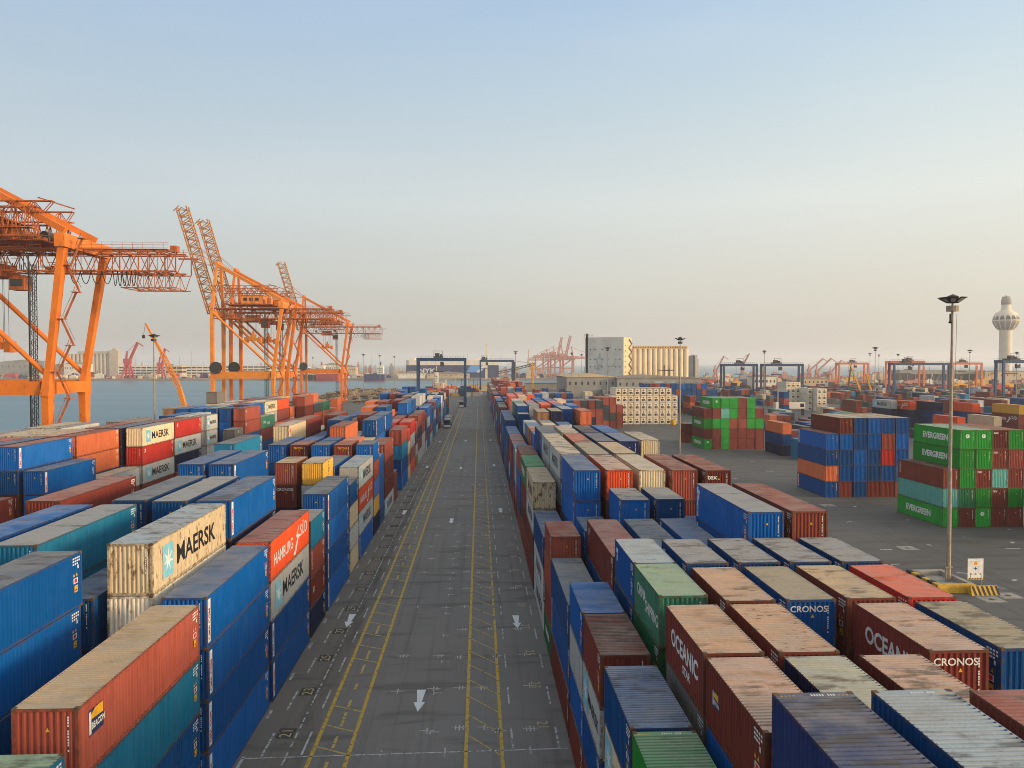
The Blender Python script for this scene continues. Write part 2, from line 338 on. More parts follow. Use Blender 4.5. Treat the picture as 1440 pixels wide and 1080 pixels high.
# ------------------------------------------------------------------ shipping containers
CW=2.438; L20,L40=6.058,12.192; HS,HH=2.591,2.896
def corr(u0,u1,period,fr=(.26,.24,.26,.24)):
    """trapezoid corrugation: list of (u, depth 0/1)"""
    n=max(1,round((u1-u0)/period)); p=(u1-u0)/n; pts=[(u0,0)]
    for i in range(n):
        a=u0+i*p
        pts+=[(a+p*fr[0],0),(a+p*(fr[0]+fr[1]),1),(a+p*(fr[0]+fr[1]+fr[2]),1),(a+p,0)]
    return pts
_cm={}
def cmesh(kind,L,H,fine=True):
    key=(kind,L,H,fine)
    if key in _cm: return _cm[key]
    b=MB(); hw=CW/2; hl=L/2
    if kind=="frame":
        for sx in (-1,1):
            for sy in (-1,1):
                x0,x1=sorted((sx*hw,sx*(hw-.13))); y0,y1=sorted((sy*hl,sy*(hl-.15)))
                b.box(x0,x1,y0,y1,.12,H-.12)
            x0,x1=sorted((sx*(hw-.002),sx*(hw-.07)))
            b.box(x0,x1,-hl+.15,hl-.15,H-.10,H-.022); b.box(x0,x1,-hl+.15,hl-.15,.02,.17)
        for sy in (-1,1):
            y0,y1=sorted((sy*(hl-.002),sy*(hl-.11)))
            b.box(-hw+.13,hw-.13,y0,y1,H-.13,H-.018); b.box(-hw+.13,hw-.13,y0,y1,.02,.17)
        # door leaves and locking bars at the far end, underside
        b.box(-hw+.13,hw-.13,hl-.09,hl-.05,.17,H-.13)
        for x in (-.95,-.35,.35,.95): b.tube((x,hl-.03,.1),(x,hl-.03,H-.12),.02,n=6)
        b.box(-hw+.07,hw-.07,-hl+.11,hl-.11,.06,.14)
        for sx in (-1,1):
            for sy in (-1,1):
                for z in (0,H-.118):
                    x0,x1=sorted((sx*(hw+.003),sx*(hw-.162))); y0,y1=sorted((sy*(hl+.003),sy*(hl-.178)))
                    b.box(x0,x1,y0,y1,z,z+.118+(.003 if z else 0),1)
        me=b.mesh("container_frame",[M_FRAME,M_CASTING])
    elif kind=="castings":
        for sx in (-1,1):
            for sy in (-1,1):
                for z in (0,H-.118):
                    x0,x1=sorted((sx*(hw+.003),sx*(hw-.162))); y0,y1=sorted((sy*(hl+.003),sy*(hl-.178)))
                    b.box(x0,x1,y0,y1,z,z+.118+(.003 if z else 0))
        me=b.mesh("corner_casting",[M_CASTING])
    elif kind in ("sideR","sideL"):
        sg=1 if kind=="sideR" else -1
        dp=.036 if fine else .013
        pts=corr(-hl+.15,hl-.15,.278)
        for (u0,d0),(u1,d1) in zip(pts,pts[1:]):
            xa=sg*(hw-.012-dp*d0); xb=sg*(hw-.012-dp*d1)
            q=[(xa,u0,.17),(xb,u1,.17),(xb,u1,H-.10),(xa,u0,H-.10)]
            b.quad(*(q if sg>0 else q[::-1]))
        me=b.mesh("side_wall",[M_PAINT])
    elif kind=="end":
        pts=corr(-hw+.13,hw-.13,.245,(.3,.2,.3,.2)) if fine else [(-hw+.13,0),(hw-.13,0)]
        for (u0,d0),(u1,d1) in zip(pts,pts[1:]):
            ya=-hl+.03+.045*d0; yb=-hl+.03+.045*d1
            b.quad((u0,ya,.17),(u1,yb,.17),(u1,yb,H-.13),(u0,ya,H-.13))
        me=b.mesh("end_wall",[M_PAINT])
    elif kind=="roof":
        rib=fine
        pts=corr(-hl+.35,hl-.35,.215,(.46,.12,.30,.12)); dep=.055 if rib else .014
        z=H-.008
        b.quad((-hw+.01,-hl+.02,z),(hw-.01,-hl+.02,z),(hw-.01,-hl+.35,z),(-hw+.01,-hl+.35,z))
        b.quad((-hw+.01,hl-.35,z),(hw-.01,hl-.35,z),(hw-.01,hl-.02,z),(-hw+.01,hl-.02,z))
        e=hw-.085
        for (u0,d0),(u1,d1) in zip(pts,pts[1:]):
            za,zb=z-dep*d0,z-dep*d1
            b.quad((-e,u0,za),(e,u0,za),(e,u1,zb),(-e,u1,zb))
            b.quad((-hw+.01,u0,z),(-e,u0,za),(-e,u1,zb),(-hw+.01,u1,z)); b.quad((e,u0,za),(hw-.01,u0,z),(hw-.01,u1,z),(e,u1,zb))
        me=b.mesh("roof",[M_ROOF])
    elif kind=="body":       # all walls and frame in one, for containers too small to show their parts
        c=[(-hw+.05,-hl+.05),(hw-.05,-hl+.05),(hw-.05,hl-.05),(-hw+.05,hl-.05)]
        b.prism(c,0.05,H-.06)
        for sx in (-1,1):
            for y0 in (-hl,hl-.15):
                x0,x1=sorted((sx*(hw-.13),sx*hw)); b.box(x0,x1,y0,y0+.15,0,H)
            x0,x1=sorted((sx*(hw-.10),sx*(hw-.004))); b.box(x0,x1,-hl+.15,hl-.15,H-.12,H-.055); b.box(x0,x1,-hl+.15,hl-.15,.02,.15)
        for sy in (-1,1):
            y0,y1=sorted((sy*(hl-.004),sy*(hl-.1))); b.box(-hw+.13,hw-.13,y0,y1,H-.13,H-.055); b.box(-hw+.13,hw-.13,y0,y1,.02,.15)
        me=b.mesh("container_body",[M_PAINT])
    elif kind=="flatroof":
        z=H-.006; b.box(-hw+.02,hw-.02,-hl+.02,hl-.02,H-.05,z); me=b.mesh("roof",[M_ROOF])
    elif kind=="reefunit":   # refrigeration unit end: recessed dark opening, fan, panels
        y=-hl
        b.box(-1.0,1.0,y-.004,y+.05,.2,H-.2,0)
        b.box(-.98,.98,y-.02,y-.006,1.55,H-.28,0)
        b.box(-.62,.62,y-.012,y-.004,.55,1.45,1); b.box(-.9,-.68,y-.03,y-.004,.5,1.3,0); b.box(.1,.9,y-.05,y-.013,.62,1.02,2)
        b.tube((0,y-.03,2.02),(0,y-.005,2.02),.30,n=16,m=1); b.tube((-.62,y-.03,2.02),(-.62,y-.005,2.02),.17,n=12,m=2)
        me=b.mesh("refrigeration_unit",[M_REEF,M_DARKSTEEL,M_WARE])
    _cm[key]=me; return me

# ---- lettering
_tm={}
def textmesh(s, size, mat, bold=.0, squeeze=1.0, align="LEFT"):
    key=(s,size,mat.name,bold,squeeze,align)
    if key in _tm: return _tm[key]
    cu=bpy.data.curves.new("lettering","FONT"); cu.body=s; cu.size=size; cu.align_x=align; cu.offset=bold; cu.resolution_u=3
    o=bpy.data.objects.new("tmp",cu); COL.objects.link(o)
    dg=bpy.context.evaluated_depsgraph_get(); dg.update()
    me=bpy.data.meshes.new_from_object(o.evaluated_get(dg)); bpy.data.objects.remove(o); bpy.data.curves.remove(cu)
    me.materials.clear(); me.materials.append(mat)
    if squeeze!=1.0:
        for v in me.vertices: v.co.x*=squeeze
    me.name="lettering"; _tm[key]=me; return me
FACE={"+x":((0,1,0),(0,0,1),(1,0,0)),"-x":((0,-1,0),(0,0,1),(-1,0,0)),"-y":((1,0,0),(0,0,1),(0,-1,0)),"top":((1,0,0),(0,1,0),(0,0,1))}
def facemat(face,u,v,n,rot=0.0):
    X,Y,N=(Vector(a) for a in FACE[face])
    if rot:
        c,s=math.cos(rot),math.sin(rot); X,Y=X*c+Y*s,Y*c-X*s
    X0,Y0,N0=(Vector(a) for a in FACE[face])
    m=Matrix((X,Y,N)).transposed().to_4x4(); m.translation=X0*u+Y0*v+N0*n; return m
def put(parent,name,me,face,u,v,n,rot=0.0):
    o=link(name,me,parent); o.matrix_local=facemat(face,u,v,n,rot); return o
def flatmesh(name,polys,mats,ck=None):
    key=("flat",ck or name)
    if key in _tm: return _tm[key]
    b=MB()
    for k,(poly,m) in enumerate(polys): b.quad(*[(p[0],p[1],.0012*m) for p in poly],m=m)
    me=b.mesh(name,mats); _tm[key]=me; return me
def rect(x0,y0,x1,y1): return [(x0,y0),(x1,y0),(x1,y1),(x0,y1)]
def star_poly(n,R,r,ph=PI/2):
    return [((R if i%2==0 else r)*math.cos(ph+PI*i/n),(R if i%2==0 else r)*math.sin(ph+PI*i/n)) for i in range(2*n)]
def disc(R,n=18): return [(R*math.cos(2*PI*i/n),R*math.sin(2*PI*i/n)) for i in range(n)]
def emblem_star():
    return flatmesh("star_emblem",[(rect(-.8,-.95,.8,.95),0)]+[([(0,0),a,b_],1) for a,b_ in zip(star_poly(7,.72,.24),star_poly(7,.72,.24)[1:]+star_poly(7,.72,.24)[:1])],[M_LBLUE,M_WHITE])
def emblem_compass():
    sp=star_poly(4,.2,.06)
    return flatmesh("round_emblem",[(disc(.3),0)]+[([(0,0),a,b_],1) for a,b_ in zip(sp,sp[1:]+sp[:1])],[M_WHITE,flat("emblem_green",(.06,.22,.08))])
def marks_end():      # ID column at the right, small warning triangle
    rnd=random.Random(3); P=[]
    for i in range(13):
        if i not in (4,11): P.append((rect(.80,1.95-.105*i,.86,1.95-.105*i+.075),0))
    P.append(([(-.02,1.45),(.16,1.45),(.07,1.62)],1))
    return flatmesh("identification_marking",P,[M_WHITE,M_YELLOW],"end")
def marks_side():     # code block, weights, hazard labels near the right-hand end
    P=[]
    for r,y in enumerate((2.25,2.10,1.95)):
        for i in range(4-(r==2)): P.append((rect(.04+.19*i,y,.04+.19*i+.13,y+.085),0))
    P+=[(rect(.5,1.72,.62,1.9),0),([(.05,1.36),(.23,1.36),(.14,1.54)],1),([(.32,1.36),(.5,1.36),(.41,1.54)],1),(rect(.1,.98,.52,1.26),0),(rect(.18,1.02,.44,1.22),2),(rect(.18,.52,.5,.88),1),(rect(.25,.6,.43,.66),3)]
    return flatmesh("identification_marking",P,[M_WHITE,M_YELLOW,M_RED,M_BLACK],"side")
def banner_mesh(H):
    return flatmesh("banner%.1f"%H,[(rect(0,.28,.42,H-.2),0)],[M_WHITE])
def roof_marks():
    P=[(rect(-.12+.085*i,0,-.12+.085*i+.05,.11),0) for i in range(9) if i!=5]+[(rect(-1.05+.12*i,0,-.98+.12*i,.05),1) for i in range(4)]+[(rect(.7+.12*i,0,.77+.12*i,.05),1) for i in range(3)]
    return flatmesh("roof_marking",P,[M_WHITE,M_YELLOW])

# ---- palette: wall colours and roof colours (linear)
PAL=dict(B=((.001,.088,.33),"bright blue"),b=((.002,.054,.18),"dark blue"),n=((.013,.018,.055),"navy"),t=((.010,.145,.27),"teal blue"),
 l=((.09,.17,.42),"lavender blue"),r=((.17,.035,.026),"maroon"),k=((.26,.062,.042),"brick red"),R=((.46,.03,.022),"bright red"),h=((.62,.075,.02),"orange red"),
 o=((.52,.13,.05),"orange"),g=((.02,.14,.06),"dark green"),G=((.016,.25,.03),"bright green"),m=((.045,.17,.11),"sea green"),w=((.40,.41,.40),"light grey"),
 c=((.56,.46,.30),"cream"),y=((.60,.33,.05),"yellow"),W=((.66,.60,.49),"white"),e=((.11,.36,.31),"aqua"),s=((.16,.155,.145),"dark grey"),p=((.24,.13,.07),"brown"),  # white leans cream: warm sun on the reefers is in the colour
 d=((.04,.05,.06),"charcoal"),a=((.018,.032,.12),"purple blue"))
ROOF=dict(gy=(0.269,0.28,0.291),bg=(0.396,0.319,0.22),pk=(.50,.34,.26),co=(.60,.155,.10),lb=(0.325,0.381,0.414),bl=(.10,.15,.25),sl=(.13,.155,.19),gn=(.25,.37,.26),rd=(.26,.09,.065),
 dr=(.15,.05,.04),oc=(.50,.33,.225),oc_=(0.616,0.302,0.157),pa=(.42,.42,.34),cr=(.50,.43,.33),nb=(.055,.075,.15),ol=(0.33,0.286,0.204),sal=(.48,.15,.10),vb=(.06,.055,.08),gr=(.07,.26,.13),ro=(.30,.12,.10),tan=(0.48,0.36,0.228),Bb=(.03,.14,.38),pl=(.13,.18,.29))
def roofcol(code,rng):
    c=PAL[code][0]; d=(.26,.235,.205); f=rng.uniform(.3,.6)
    if code in "BbnltGa": d=(.20,.22,.25)
    return tuple(a*1.25*(1-f)+b*f for a,b in zip(c,d))
RECS=[]
def hits(x,y,L,z,h):
    for r in RECS:
        if abs(r["x"]-x)<2.40 and abs(r["y"]-y)<(r["L"]+L)/2-.05 and r["z"]<z+h-.05 and z<r["z"]+r["h"]-.05: return True
    return False
def stack(block,row,xc,y0,L,tiers,hc=False,roof=None,deco=None,group=None,rust=.25,z0=0.0,ribbed=None):
    """one stack, colours bottom to top; deco: {tier index from top: code}"""
    Ln=L40 if L==40 else L20; h=HH if hc else HS; z=z0; n=len(tiers)
    rng=random.Random(int(xc*31+y0*17+L)); 
    for i,c in enumerate(tiers):
        if c=="?": c=rng.choice("BbrkBrkwbntr")
        top=i==n-1
        if block in ("yard","tower","pair","bluefar","redfar","greenfar","greenpair") and hits(xc,y0+Ln/2,Ln,z,h): z+=h+.012; continue
        if c!="-":
            RECS.append(dict(block=block,row=row,x=xc+rng.uniform(-.03,.03),y=y0+Ln/2+rng.uniform(-.07,.07),rz=rng.uniform(-.003,.003),L=Ln,z=z,h=h,c=c,top=top,tier=i,n=n,roof=(ROOF[roof] if roof and top else roofcol(c,rng)),
              deco=(deco or {}).get(n-1-i,""),rust=rust*rng.uniform(.4,1.5),group=group,ribbed=(L==20 if ribbed is None else ribbed),v=rng.uniform(.86,1.16) if c not in "GBrk" else rng.uniform(.68,1.22),kind="shipping_container"))
        z+=h+.012
# ---------------- block on the crane side of the road (left)
def XL(k): return -14.95-3.07*(k-1)-CW/2
def Ls(row,y0,L,tiers,hc=False,roof=None,deco=None,**kw): stack("crane",row,XL(row),y0,L,tiers,hc,roof,deco,**kw)
Ls(1,21.7,20,"bbbt",0,"gn",ribbed=True)
Ls(1,28.7,40,"bbtk",1,"tan",{0:"V"},ribbed=True)
Ls(1,42.1,40,"BBBB",1,"bl",rust=.1)
Ls(1,54.9,40,"BBwh",1,"ro",{0:"H",1:"M"},rust=.2)
Ls(1,67.9,20,"nrkt",0,"gy",{2:"v",1:"w"})
Ls(1,75.3,40,"BBBB",1,"sl",rust=.08)
Ls(1,88.2,20,"cwcb",0,"sl")
Ls(1,94.9,40,"Bwhw",1,"lb",{0:"M",1:"H",2:"M"})
Ls(1,108.0,20,"nylkB",0,"sl",{3:"w"})
Ls(1,114.2,20,"bBBB",0,"bl")
Ls(1,120.6,40,"wrrk",1,"rd",{3:"M"})
Ls(1,133.4,20,"rr",0,"dr")
Ls(1,146.7,40,"BBtk",1,"rd")
Ls(1,159.6,20,"cpcR",0,"co"); Ls(1,166.2,40,"hkwR",1,"co",{3:"H",1:"M"}); Ls(1,179.3,20,"pwdk",0,"rd"); Ls(1,186,40,"wrnk",1,"dr"); Ls(1,199,40,"wwkr",1)
Ls(1,212.3,20,"wrbr",0); Ls(1,219,40,"BbwB",1,"sl"); Ls(1,232,40,"wkBb",1); Ls(1,245.2,20,"tBtB",0)
Ls(2,21.7,20,"??",0); Ls(2,28.7,40,"?",1)
Ls(2,42.4,40,"??BWc",1,"lb",{0:"M"},rust=1.05)
Ls(2,55.7,40,"??bnB",1,"bl",rust=.1)
Ls(2,68.2,20,"??",0); Ls(2,75.5,20,"??w",0); Ls(2,81.9,20,"??n",0)
Ls(2,88.3,20,"??bwy",0,"cr",{0:"Q"},rust=.5)
Ls(2,95.0,40,"??bB",1,"sl")
Ls(2,107.6,20,"?r?br",0,"ro",{0:"T"}); Ls(2,114.2,20,"???ro",0,"tan")
Ls(2,120.7,40,"?rbc",1,"cr"); Ls(2,133.6,40,"??BBB",1,"bl"); Ls(2,146.4,40,"??bBB",1,"bl")
Ls(2,159.5,20,"?cc",0,"cr"); Ls(2,166,40,"?bbR",1,"co"); Ls(2,179,40,"?brr",1); Ls(2,192,40,"?BrBB",1,"sl"); Ls(2,205,40,"?wkBb",1); Ls(2,218,40,"??bb",1); Ls(2,231,40,"?bbww",1); Ls(2,244,40,"?rkbw",1)
Ls(3,28.8,40,"??bBB",1,"sl",rust=.2)
Ls(3,42.2,40,"?bbb",1,"bl")
Ls(3,55.5,40,"??bBb",1,"gy"); Ls(3,68.4,20,"???",0); Ls(3,75.6,40,"?b",1)
Ls(3,88.3,20,"??nrk",0,"tan",{1:"K"}); Ls(3,95,40,"??b",1)
Ls(3,107.3,20,"?b?bB",0,"sl"); Ls(3,114,20,"??nbb",0,"lb"); Ls(3,120.8,40,"??bbo",1,"rd",rust=.3); Ls(3,133.8,40,"??rw",1,"gy"); Ls(3,147,40,"?brkk",1,"rd"); Ls(3,160,40,"?bbc",1,"cr"); Ls(3,173,40,"?rBBb",1); Ls(3,186,20,"?bkko",0); Ls(3,192.4,40,"?rrR",1,"co"); Ls(3,206,40,"?bbbr",1); Ls(3,219,40,"?brk",1); Ls(3,232,40,"??brs",1); Ls(3,245,40,"?bbnn",1)
Ls(4,28.8,40,"?bb",1)
Ls(4,42.4,40,"??btt",1,"gy",rust=.5)
Ls(4,56.0,40,"??bbb",1,"sl"); Ls(4,68.6,20,"??",0); Ls(4,75.8,40,"??bbB",1,"bl",rust=.1); Ls(4,88.6,20,"???",0); Ls(4,95,40,"??r",1)
Ls(4,108,20,"???br",0,"ro",{0:"T"}); Ls(4,114.4,20,"???bb",0,"sl"); Ls(4,120.9,40,"?b",1); Ls(4,134,40,"??bbb",1,"bl"); Ls(4,147,40,"?bbr",1,"ro"); Ls(4,160,40,"?rkb",1); Ls(4,173,40,"?brRo",1); Ls(4,186,40,"?bbs",1); Ls(4,199,40,"??ssr",1); Ls(4,212,40,"?rkB",1); Ls(4,225,20,"?bbco",0); Ls(4,232,40,"??bn",1); Ls(4,245,40,"?rbnn",1)
Ls(5,28.8,40,"?br",1)
Ls(5,42.4,40,"???BB",1,"Bb",rust=.1); Ls(5,55.6,40,"??br",1); Ls(5,68.8,20,"??",0)
Ls(5,76.0,40,"??BbB",1,"bl",rust=.1); Ls(5,89,20,"???",0); Ls(5,95.3,40,"??w",1,"cr")
Ls(5,108,20,"???bB",0,"sl"); Ls(5,114.4,20,"????b",0,"bl"); Ls(5,121,40,"?brc",1,"sl"); Ls(5,134,40,"?rkb",1,"sl"); Ls(5,147,40,"??brr",1); Ls(5,160,40,"?bbc",1,"cr"); Ls(5,173,40,"?rbr",1); Ls(5,186,40,"?bcw",1); Ls(5,199,40,"??rko",1); Ls(5,212,40,"?bs",1); Ls(5,225,40,"?bbR",1); Ls(5,238,40,"?rs",1)
Ls(6,28.8,40,"?b",1); Ls(6,42.8,40,"?btkk",0,None,{0:"u"}); Ls(6,56.1,40,"?rbbr",1,"ro",rust=.3); Ls(6,69,20,"??",0); Ls(6,75.8,40,"?rb",1); Ls(6,89,20,"??w",0)
Ls(6,95.1,40,"??btt",1,"sl",rust=.2); Ls(6,108,20,"??wG",0,"gn"); Ls(6,114.4,20,"??br",0,"tan")
Ls(6,122.2,40,"??rcc",1,"cr",{0:"S"},rust=.3); Ls(6,134.8,40,"??krr",1,"ro"); Ls(6,147.6,40,"?brc",1,"cr"); Ls(6,160.4,40,"?rr",1,"ro"); Ls(6,173,40,"?bkr",1); Ls(6,186,40,"?rbb",1,"bl"); Ls(6,199,40,"?brB",1,"bl"); Ls(6,212,20,"?kr",0); Ls(6,219,40,"?rR",1)
# ---------------- second block, toward the quay (rows 7..12 at -51.8 and beyond)
def XQ(k): return -51.8-3.07*(k-1)-CW/2
def Qs(row,y0,L,tiers,hc=False,roof=None,deco=None,**kw): stack("quay",row,XQ(row),y0,L,tiers,hc,roof,deco,**kw)
Qs(1,79.5,40,"?r",1); Qs(1,92.6,40,"?rBB",1,"bl",rust=.08); Qs(1,105.9,40,"??w",1,"cr",{0:"M"}); Qs(1,119,40,"?rwRc",1,"gy",{0:"M",1:"j",2:"M"},rust=.3); Qs(1,131.6,40,"??nwR",1,"ro",{0:"j",1:"M"},rust=.2)
Qs(1,146.6,20,"???ww",1,"gy",{0:"M",1:"M"}); Qs(1,154,20,"??b",0); Qs(1,163.2,20,"??ss",0,"gy",{0:"u"}); Qs(1,170.2,40,"?bbkk",1,"rd",{0:"j",1:"j"}); Qs(1,182.6,40,"?brm",1,"gn",{0:"C"}); Qs(1,195.6,40,"?rh",1,"co",{0:"H"}); Qs(1,208.6,40,"?bk",1,"ro"); Qs(1,221.4,20,"??B",0); Qs(1,228,40,"?brrk",1); Qs(1,241,40,"?bhd",1); Qs(1,254,40,"?hog",1); Qs(1,267,40,"??o",1); Qs(1,280,40,"?roo",1)
Qs(2,79.5,40,"?br",1); Qs(2,92.7,40,"?rrbB",1,"ro",rust=.1); Qs(2,105.9,40,"?bboo",1,"rd",rust=.2); Qs(2,118.8,40,"??bnn",1,"bl"); Qs(2,131.6,40,"???br",1,"ro"); Qs(2,146,40,"??bbw",1,"gy"); Qs(2,170.2,20,"?bbBB",1,"sl"); Qs(2,177,20,"??gg",1,"gn"); Qs(2,184,40,"??brB",1,"bl"); Qs(2,197,40,"??kwc",1,"cr",{0:"M"}); Qs(2,210,40,"??rkh",1,"ro",{0:"u"}); Qs(2,223,40,"??wo",1); Qs(2,236,40,"?bkho",1); Qs(2,250,40,"?rryo",1); Qs(2,263,40,"?boo",1)
Qs(3,79.5,40,"??bn",1,"bl"); Qs(3,92.7,40,"???bn",1,"bl"); Qs(3,105.8,40,"???kk",1,"pk"); Qs(3,119,40,"??bkr",1,"ro"); Qs(3,132,40,"??rw",1,"gy"); Qs(3,146,40,"??bwb",1,"bl"); Qs(3,170.2,40,"?bbBB",1,"gn"); Qs(3,184,40,"??brr",1,"pk"); Qs(3,197,40,"???wc",1,"cr"); Qs(3,210,40,"??bds",1); Qs(3,223,40,"??rky",1); Qs(3,236,40,"??bm",1); Qs(3,250,40,"??kkr",1)
Qs(4,79.5,40,"??rr",1,"pk"); Qs(4,92.6,40,"???rk",1,"ro"); Qs(4,105.8,40,"??bwc",1,"cr"); Qs(4,119,40,"??cw",1,"gy"); Qs(4,132,40,"??rrs",1,"gy"); Qs(4,170.2,40,"??bbB",1,"gn"); Qs(4,184,40,"???cw",1,"cr"); Qs(4,197,40,"??bkr",1); Qs(4,210,40,"??bdd",1); Qs(4,223,40,"??rrk",1)
Qs(5,92.6,40,"??rrk",1,"ro"); Qs(5,105.8,40,"???cc",1,"cr"); Qs(5,119,40,"??wcw",1,"gy"); Qs(5,170.2,40,"??bbB",1,"sl"); Qs(5,188.5,20,"?bbrcs",1,"gy"); Qs(5,199,40,"??bgw",1,"gn"); Qs(5,214,40,"??brr",1)
Qs(6,92.6,40,"???rs",1,"gy"); Qs(6,106.5,40,"??bcw",1,"gy"); Qs(6,119.6,40,"??bwc",1,"cr"); Qs(6,170.2,40,"???bp",1,"tan",rust=.6); Qs(6,199,40,"??bw",1)
# ---------------- block on the silo side of the road (right)
def XR(k): return 5.8+(0 if k==1 else 3.03*(k-1))+CW/2
def Rs(row,y0,L,tiers,hc=False,roof=None,deco=None,**kw): stack("silo",row,XR(row),y0,L,tiers,hc,roof,deco,**kw)
Rs(1,16.0,20,"?bb",0); Rs(1,22.4,20,"BwcG",0,None,{0:"r"},ribbed=True,rust=.05)
Rs(1,28.75,20,"Bwcb",0,"pl",{1:"M"},rust=.3); Rs(1,36.1,20,"rBwr",0,"dr",{1:"M"}); Rs(1,42.2,20,"rBwB",0,"Bb",rust=.05)
Rs(1,48.8,40,"rBb",1,"sl"); Rs(1,61.2,20,"grkk",0,"rd",{3:"E"}); Rs(1,68.3,40,"wwb",1,"bl",{1:"M",2:"M"}); Rs(1,81.7,40,"rrwc",1,"bg",{0:"M",1:"M"},rust=1.5)
Rs(1,94.2,40,"rrrg",1,"gr",{0:"E"},rust=.1); Rs(1,106.8,40,"rbBk",1,"dr"); Rs(1,119.4,20,"rhcw",0,"gy"); Rs(1,126,20,"rbbt",0); Rs(1,132.6,20,"krrr",0,"rd"); Rs(1,139,20,"rbkr",0,"dr"); Rs(1,145.5,20,"bcrr",0,"rd"); Rs(1,152,20,"nbrb",0)
Rs(1,158.6,20,"brBb",0); Rs(1,165,20,"rBbb",0,"gn"); Rs(1,171.5,40,"bbbb",1,"bl"); Rs(1,184,40,"nbBb",1,"bl"); Rs(1,197,40,"rrbb",1,"gy"); Rs(1,210,20,"bwrw",0); Rs(1,222.6,20,"rbrr",1,"dr"); Rs(1,229,40,"rrbg",1,"gr"); Rs(1,242.4,40,"bnbn",1)
# far roadside rows fill below
Rs(2,10.1,40,"???aa",1,"nb",{0:"r"},rust=.1,ribbed=True); Rs(2,22.9,20,"??rBr",0,"pk",{0:"v"},rust=.4); Rs(2,29.35,20,"??rsr",0,"oc",{0:"O"},rust=.7); Rs(2,36.9,20,"??bgm",0,"gn",{0:"C"},rust=.6); Rs(2,43.0,20,"??bbB",0,"lb",{0:"b"}); Rs(2,49.8,40,"??br",1,"ro",{0:"u"}); Rs(2,63.0,20,"?bbB",0,"bl")
Rs(2,70.1,40,"??bBB",1,"bl",rust=.08); Rs(2,83.0,40,"??rww",1,"cr",{0:"M",1:"M"},rust=.35); Rs(2,95.3,40,"??bww",1,"cr",{0:"M"},rust=.3); Rs(2,108.4,40,"??bbb",1,"sl"); Rs(2,121.3,20,"???bB",0,"lb"); Rs(2,128,20,"??rrk",0,"sal"); Rs(2,134.6,20,"??bkp",0,"oc"); Rs(2,141.2,20,"?r?bt",0,"tan"); Rs(2,148,20,"??brw",0,"ro")
Rs(2,156,20,"??b",0); Rs(2,163,20,"??r",0); Rs(2,171.3,20,"??bbb",0,"pa"); Rs(2,177,40,"??bbB",1,"lb",rust=.08); Rs(2,190,40,"??rgg",1,"cr",{0:"E"}); Rs(2,203,40,"??bww",1,"cr"); Rs(2,216,20,"?bnn",0,"vb"); Rs(2,227.6,40,"??nkh",1,"sal"); Rs(2,241,40,"?rbnh",1)
Rs(3,10.1,40,"???bb",1,"lb",{0:"r"},rust=.15,ribbed=True); Rs(3,22.9,20,"??brn",0,"pa",ribbed=True,rust=.4); Rs(3,29.35,20,"??rkr",0,"oc",rust=.7); Rs(3,35.95,20,"??brr",0,"oc",rust=.5); Rs(3,42.8,20,"??bBb",0,"gy",{0:"b"}); Rs(3,49.9,40,"??bb",1,"sl"); Rs(3,63.1,20,"??bbB",0,"gy",rust=.1); Rs(3,70.0,40,"??brh",1,"pk",rust=.15); Rs(3,82.8,40,"??wws",1,"ol",rust=.4); Rs(3,95.3,40,"??brk",1,"sal"); Rs(3,108.5,40,"??bwc",1,"cr"); Rs(3,121.3,20,"??rGG",0,"gn"); Rs(3,127.8,20,"???bb",0,"sl"); Rs(3,134.4,20,"??rkr",0,"tan"); Rs(3,141,20,"??bwc",0,"bg"); Rs(3,148,20,"??bbs",0,"vb"); Rs(3,155,40,"??bsp",1,"bg",rust=.5); Rs(3,168,40,"??rb",1,"lb"); Rs(3,181,40,"??bkw",1,"gy"); Rs(3,194,40,"??rrR",1,"sal"); Rs(3,207,40,"?bbb",1); Rs(3,229,40,"??rwc",1,"cr"); Rs(3,242,40,"??bkh",1)
Rs(4,10.1,40,"???rk",1,"ro",rust=.3,ribbed=True); Rs(4,22.9,20,"??rkr",0,"pk",rust=.5); Rs(4,29.35,20,"??b",0); Rs(4,35.95,20,"??bbB",0,"ol",{0:"K"},rust=.5); Rs(4,42.8,20,"??bBb",0,"gy",{0:"b"}); Rs(4,49.9,40,"??bB",1,"bl"); Rs(4,63.4,20,"??bbb",0,"gy"); Rs(4,70,40,"??bwc",1,"cr",rust=.3); Rs(4,83.2,40,"??bws",1,"tan"); Rs(4,96.2,40,"??rbb",1,"sl"); Rs(4,109.7,40,"??bna",1,"vb"); Rs(4,122.4,20,"??bkw",0,"gy"); Rs(4,129,20,"??rks",0,"bg"); Rs(4,136,20,"???rw",0,"pa"); Rs(4,143,20,"???bb",0,"gy"); Rs(4,157.2,40,"??bdn",1,"bg"); Rs(4,170,40,"??br",1,"sal"); Rs(4,183,40,"??rkh",1,"sal"); Rs(4,196,40,"??bbb",1); Rs(4,209,40,"??rwb",1); Rs(4,238,40,"??bkh",1,"sal")
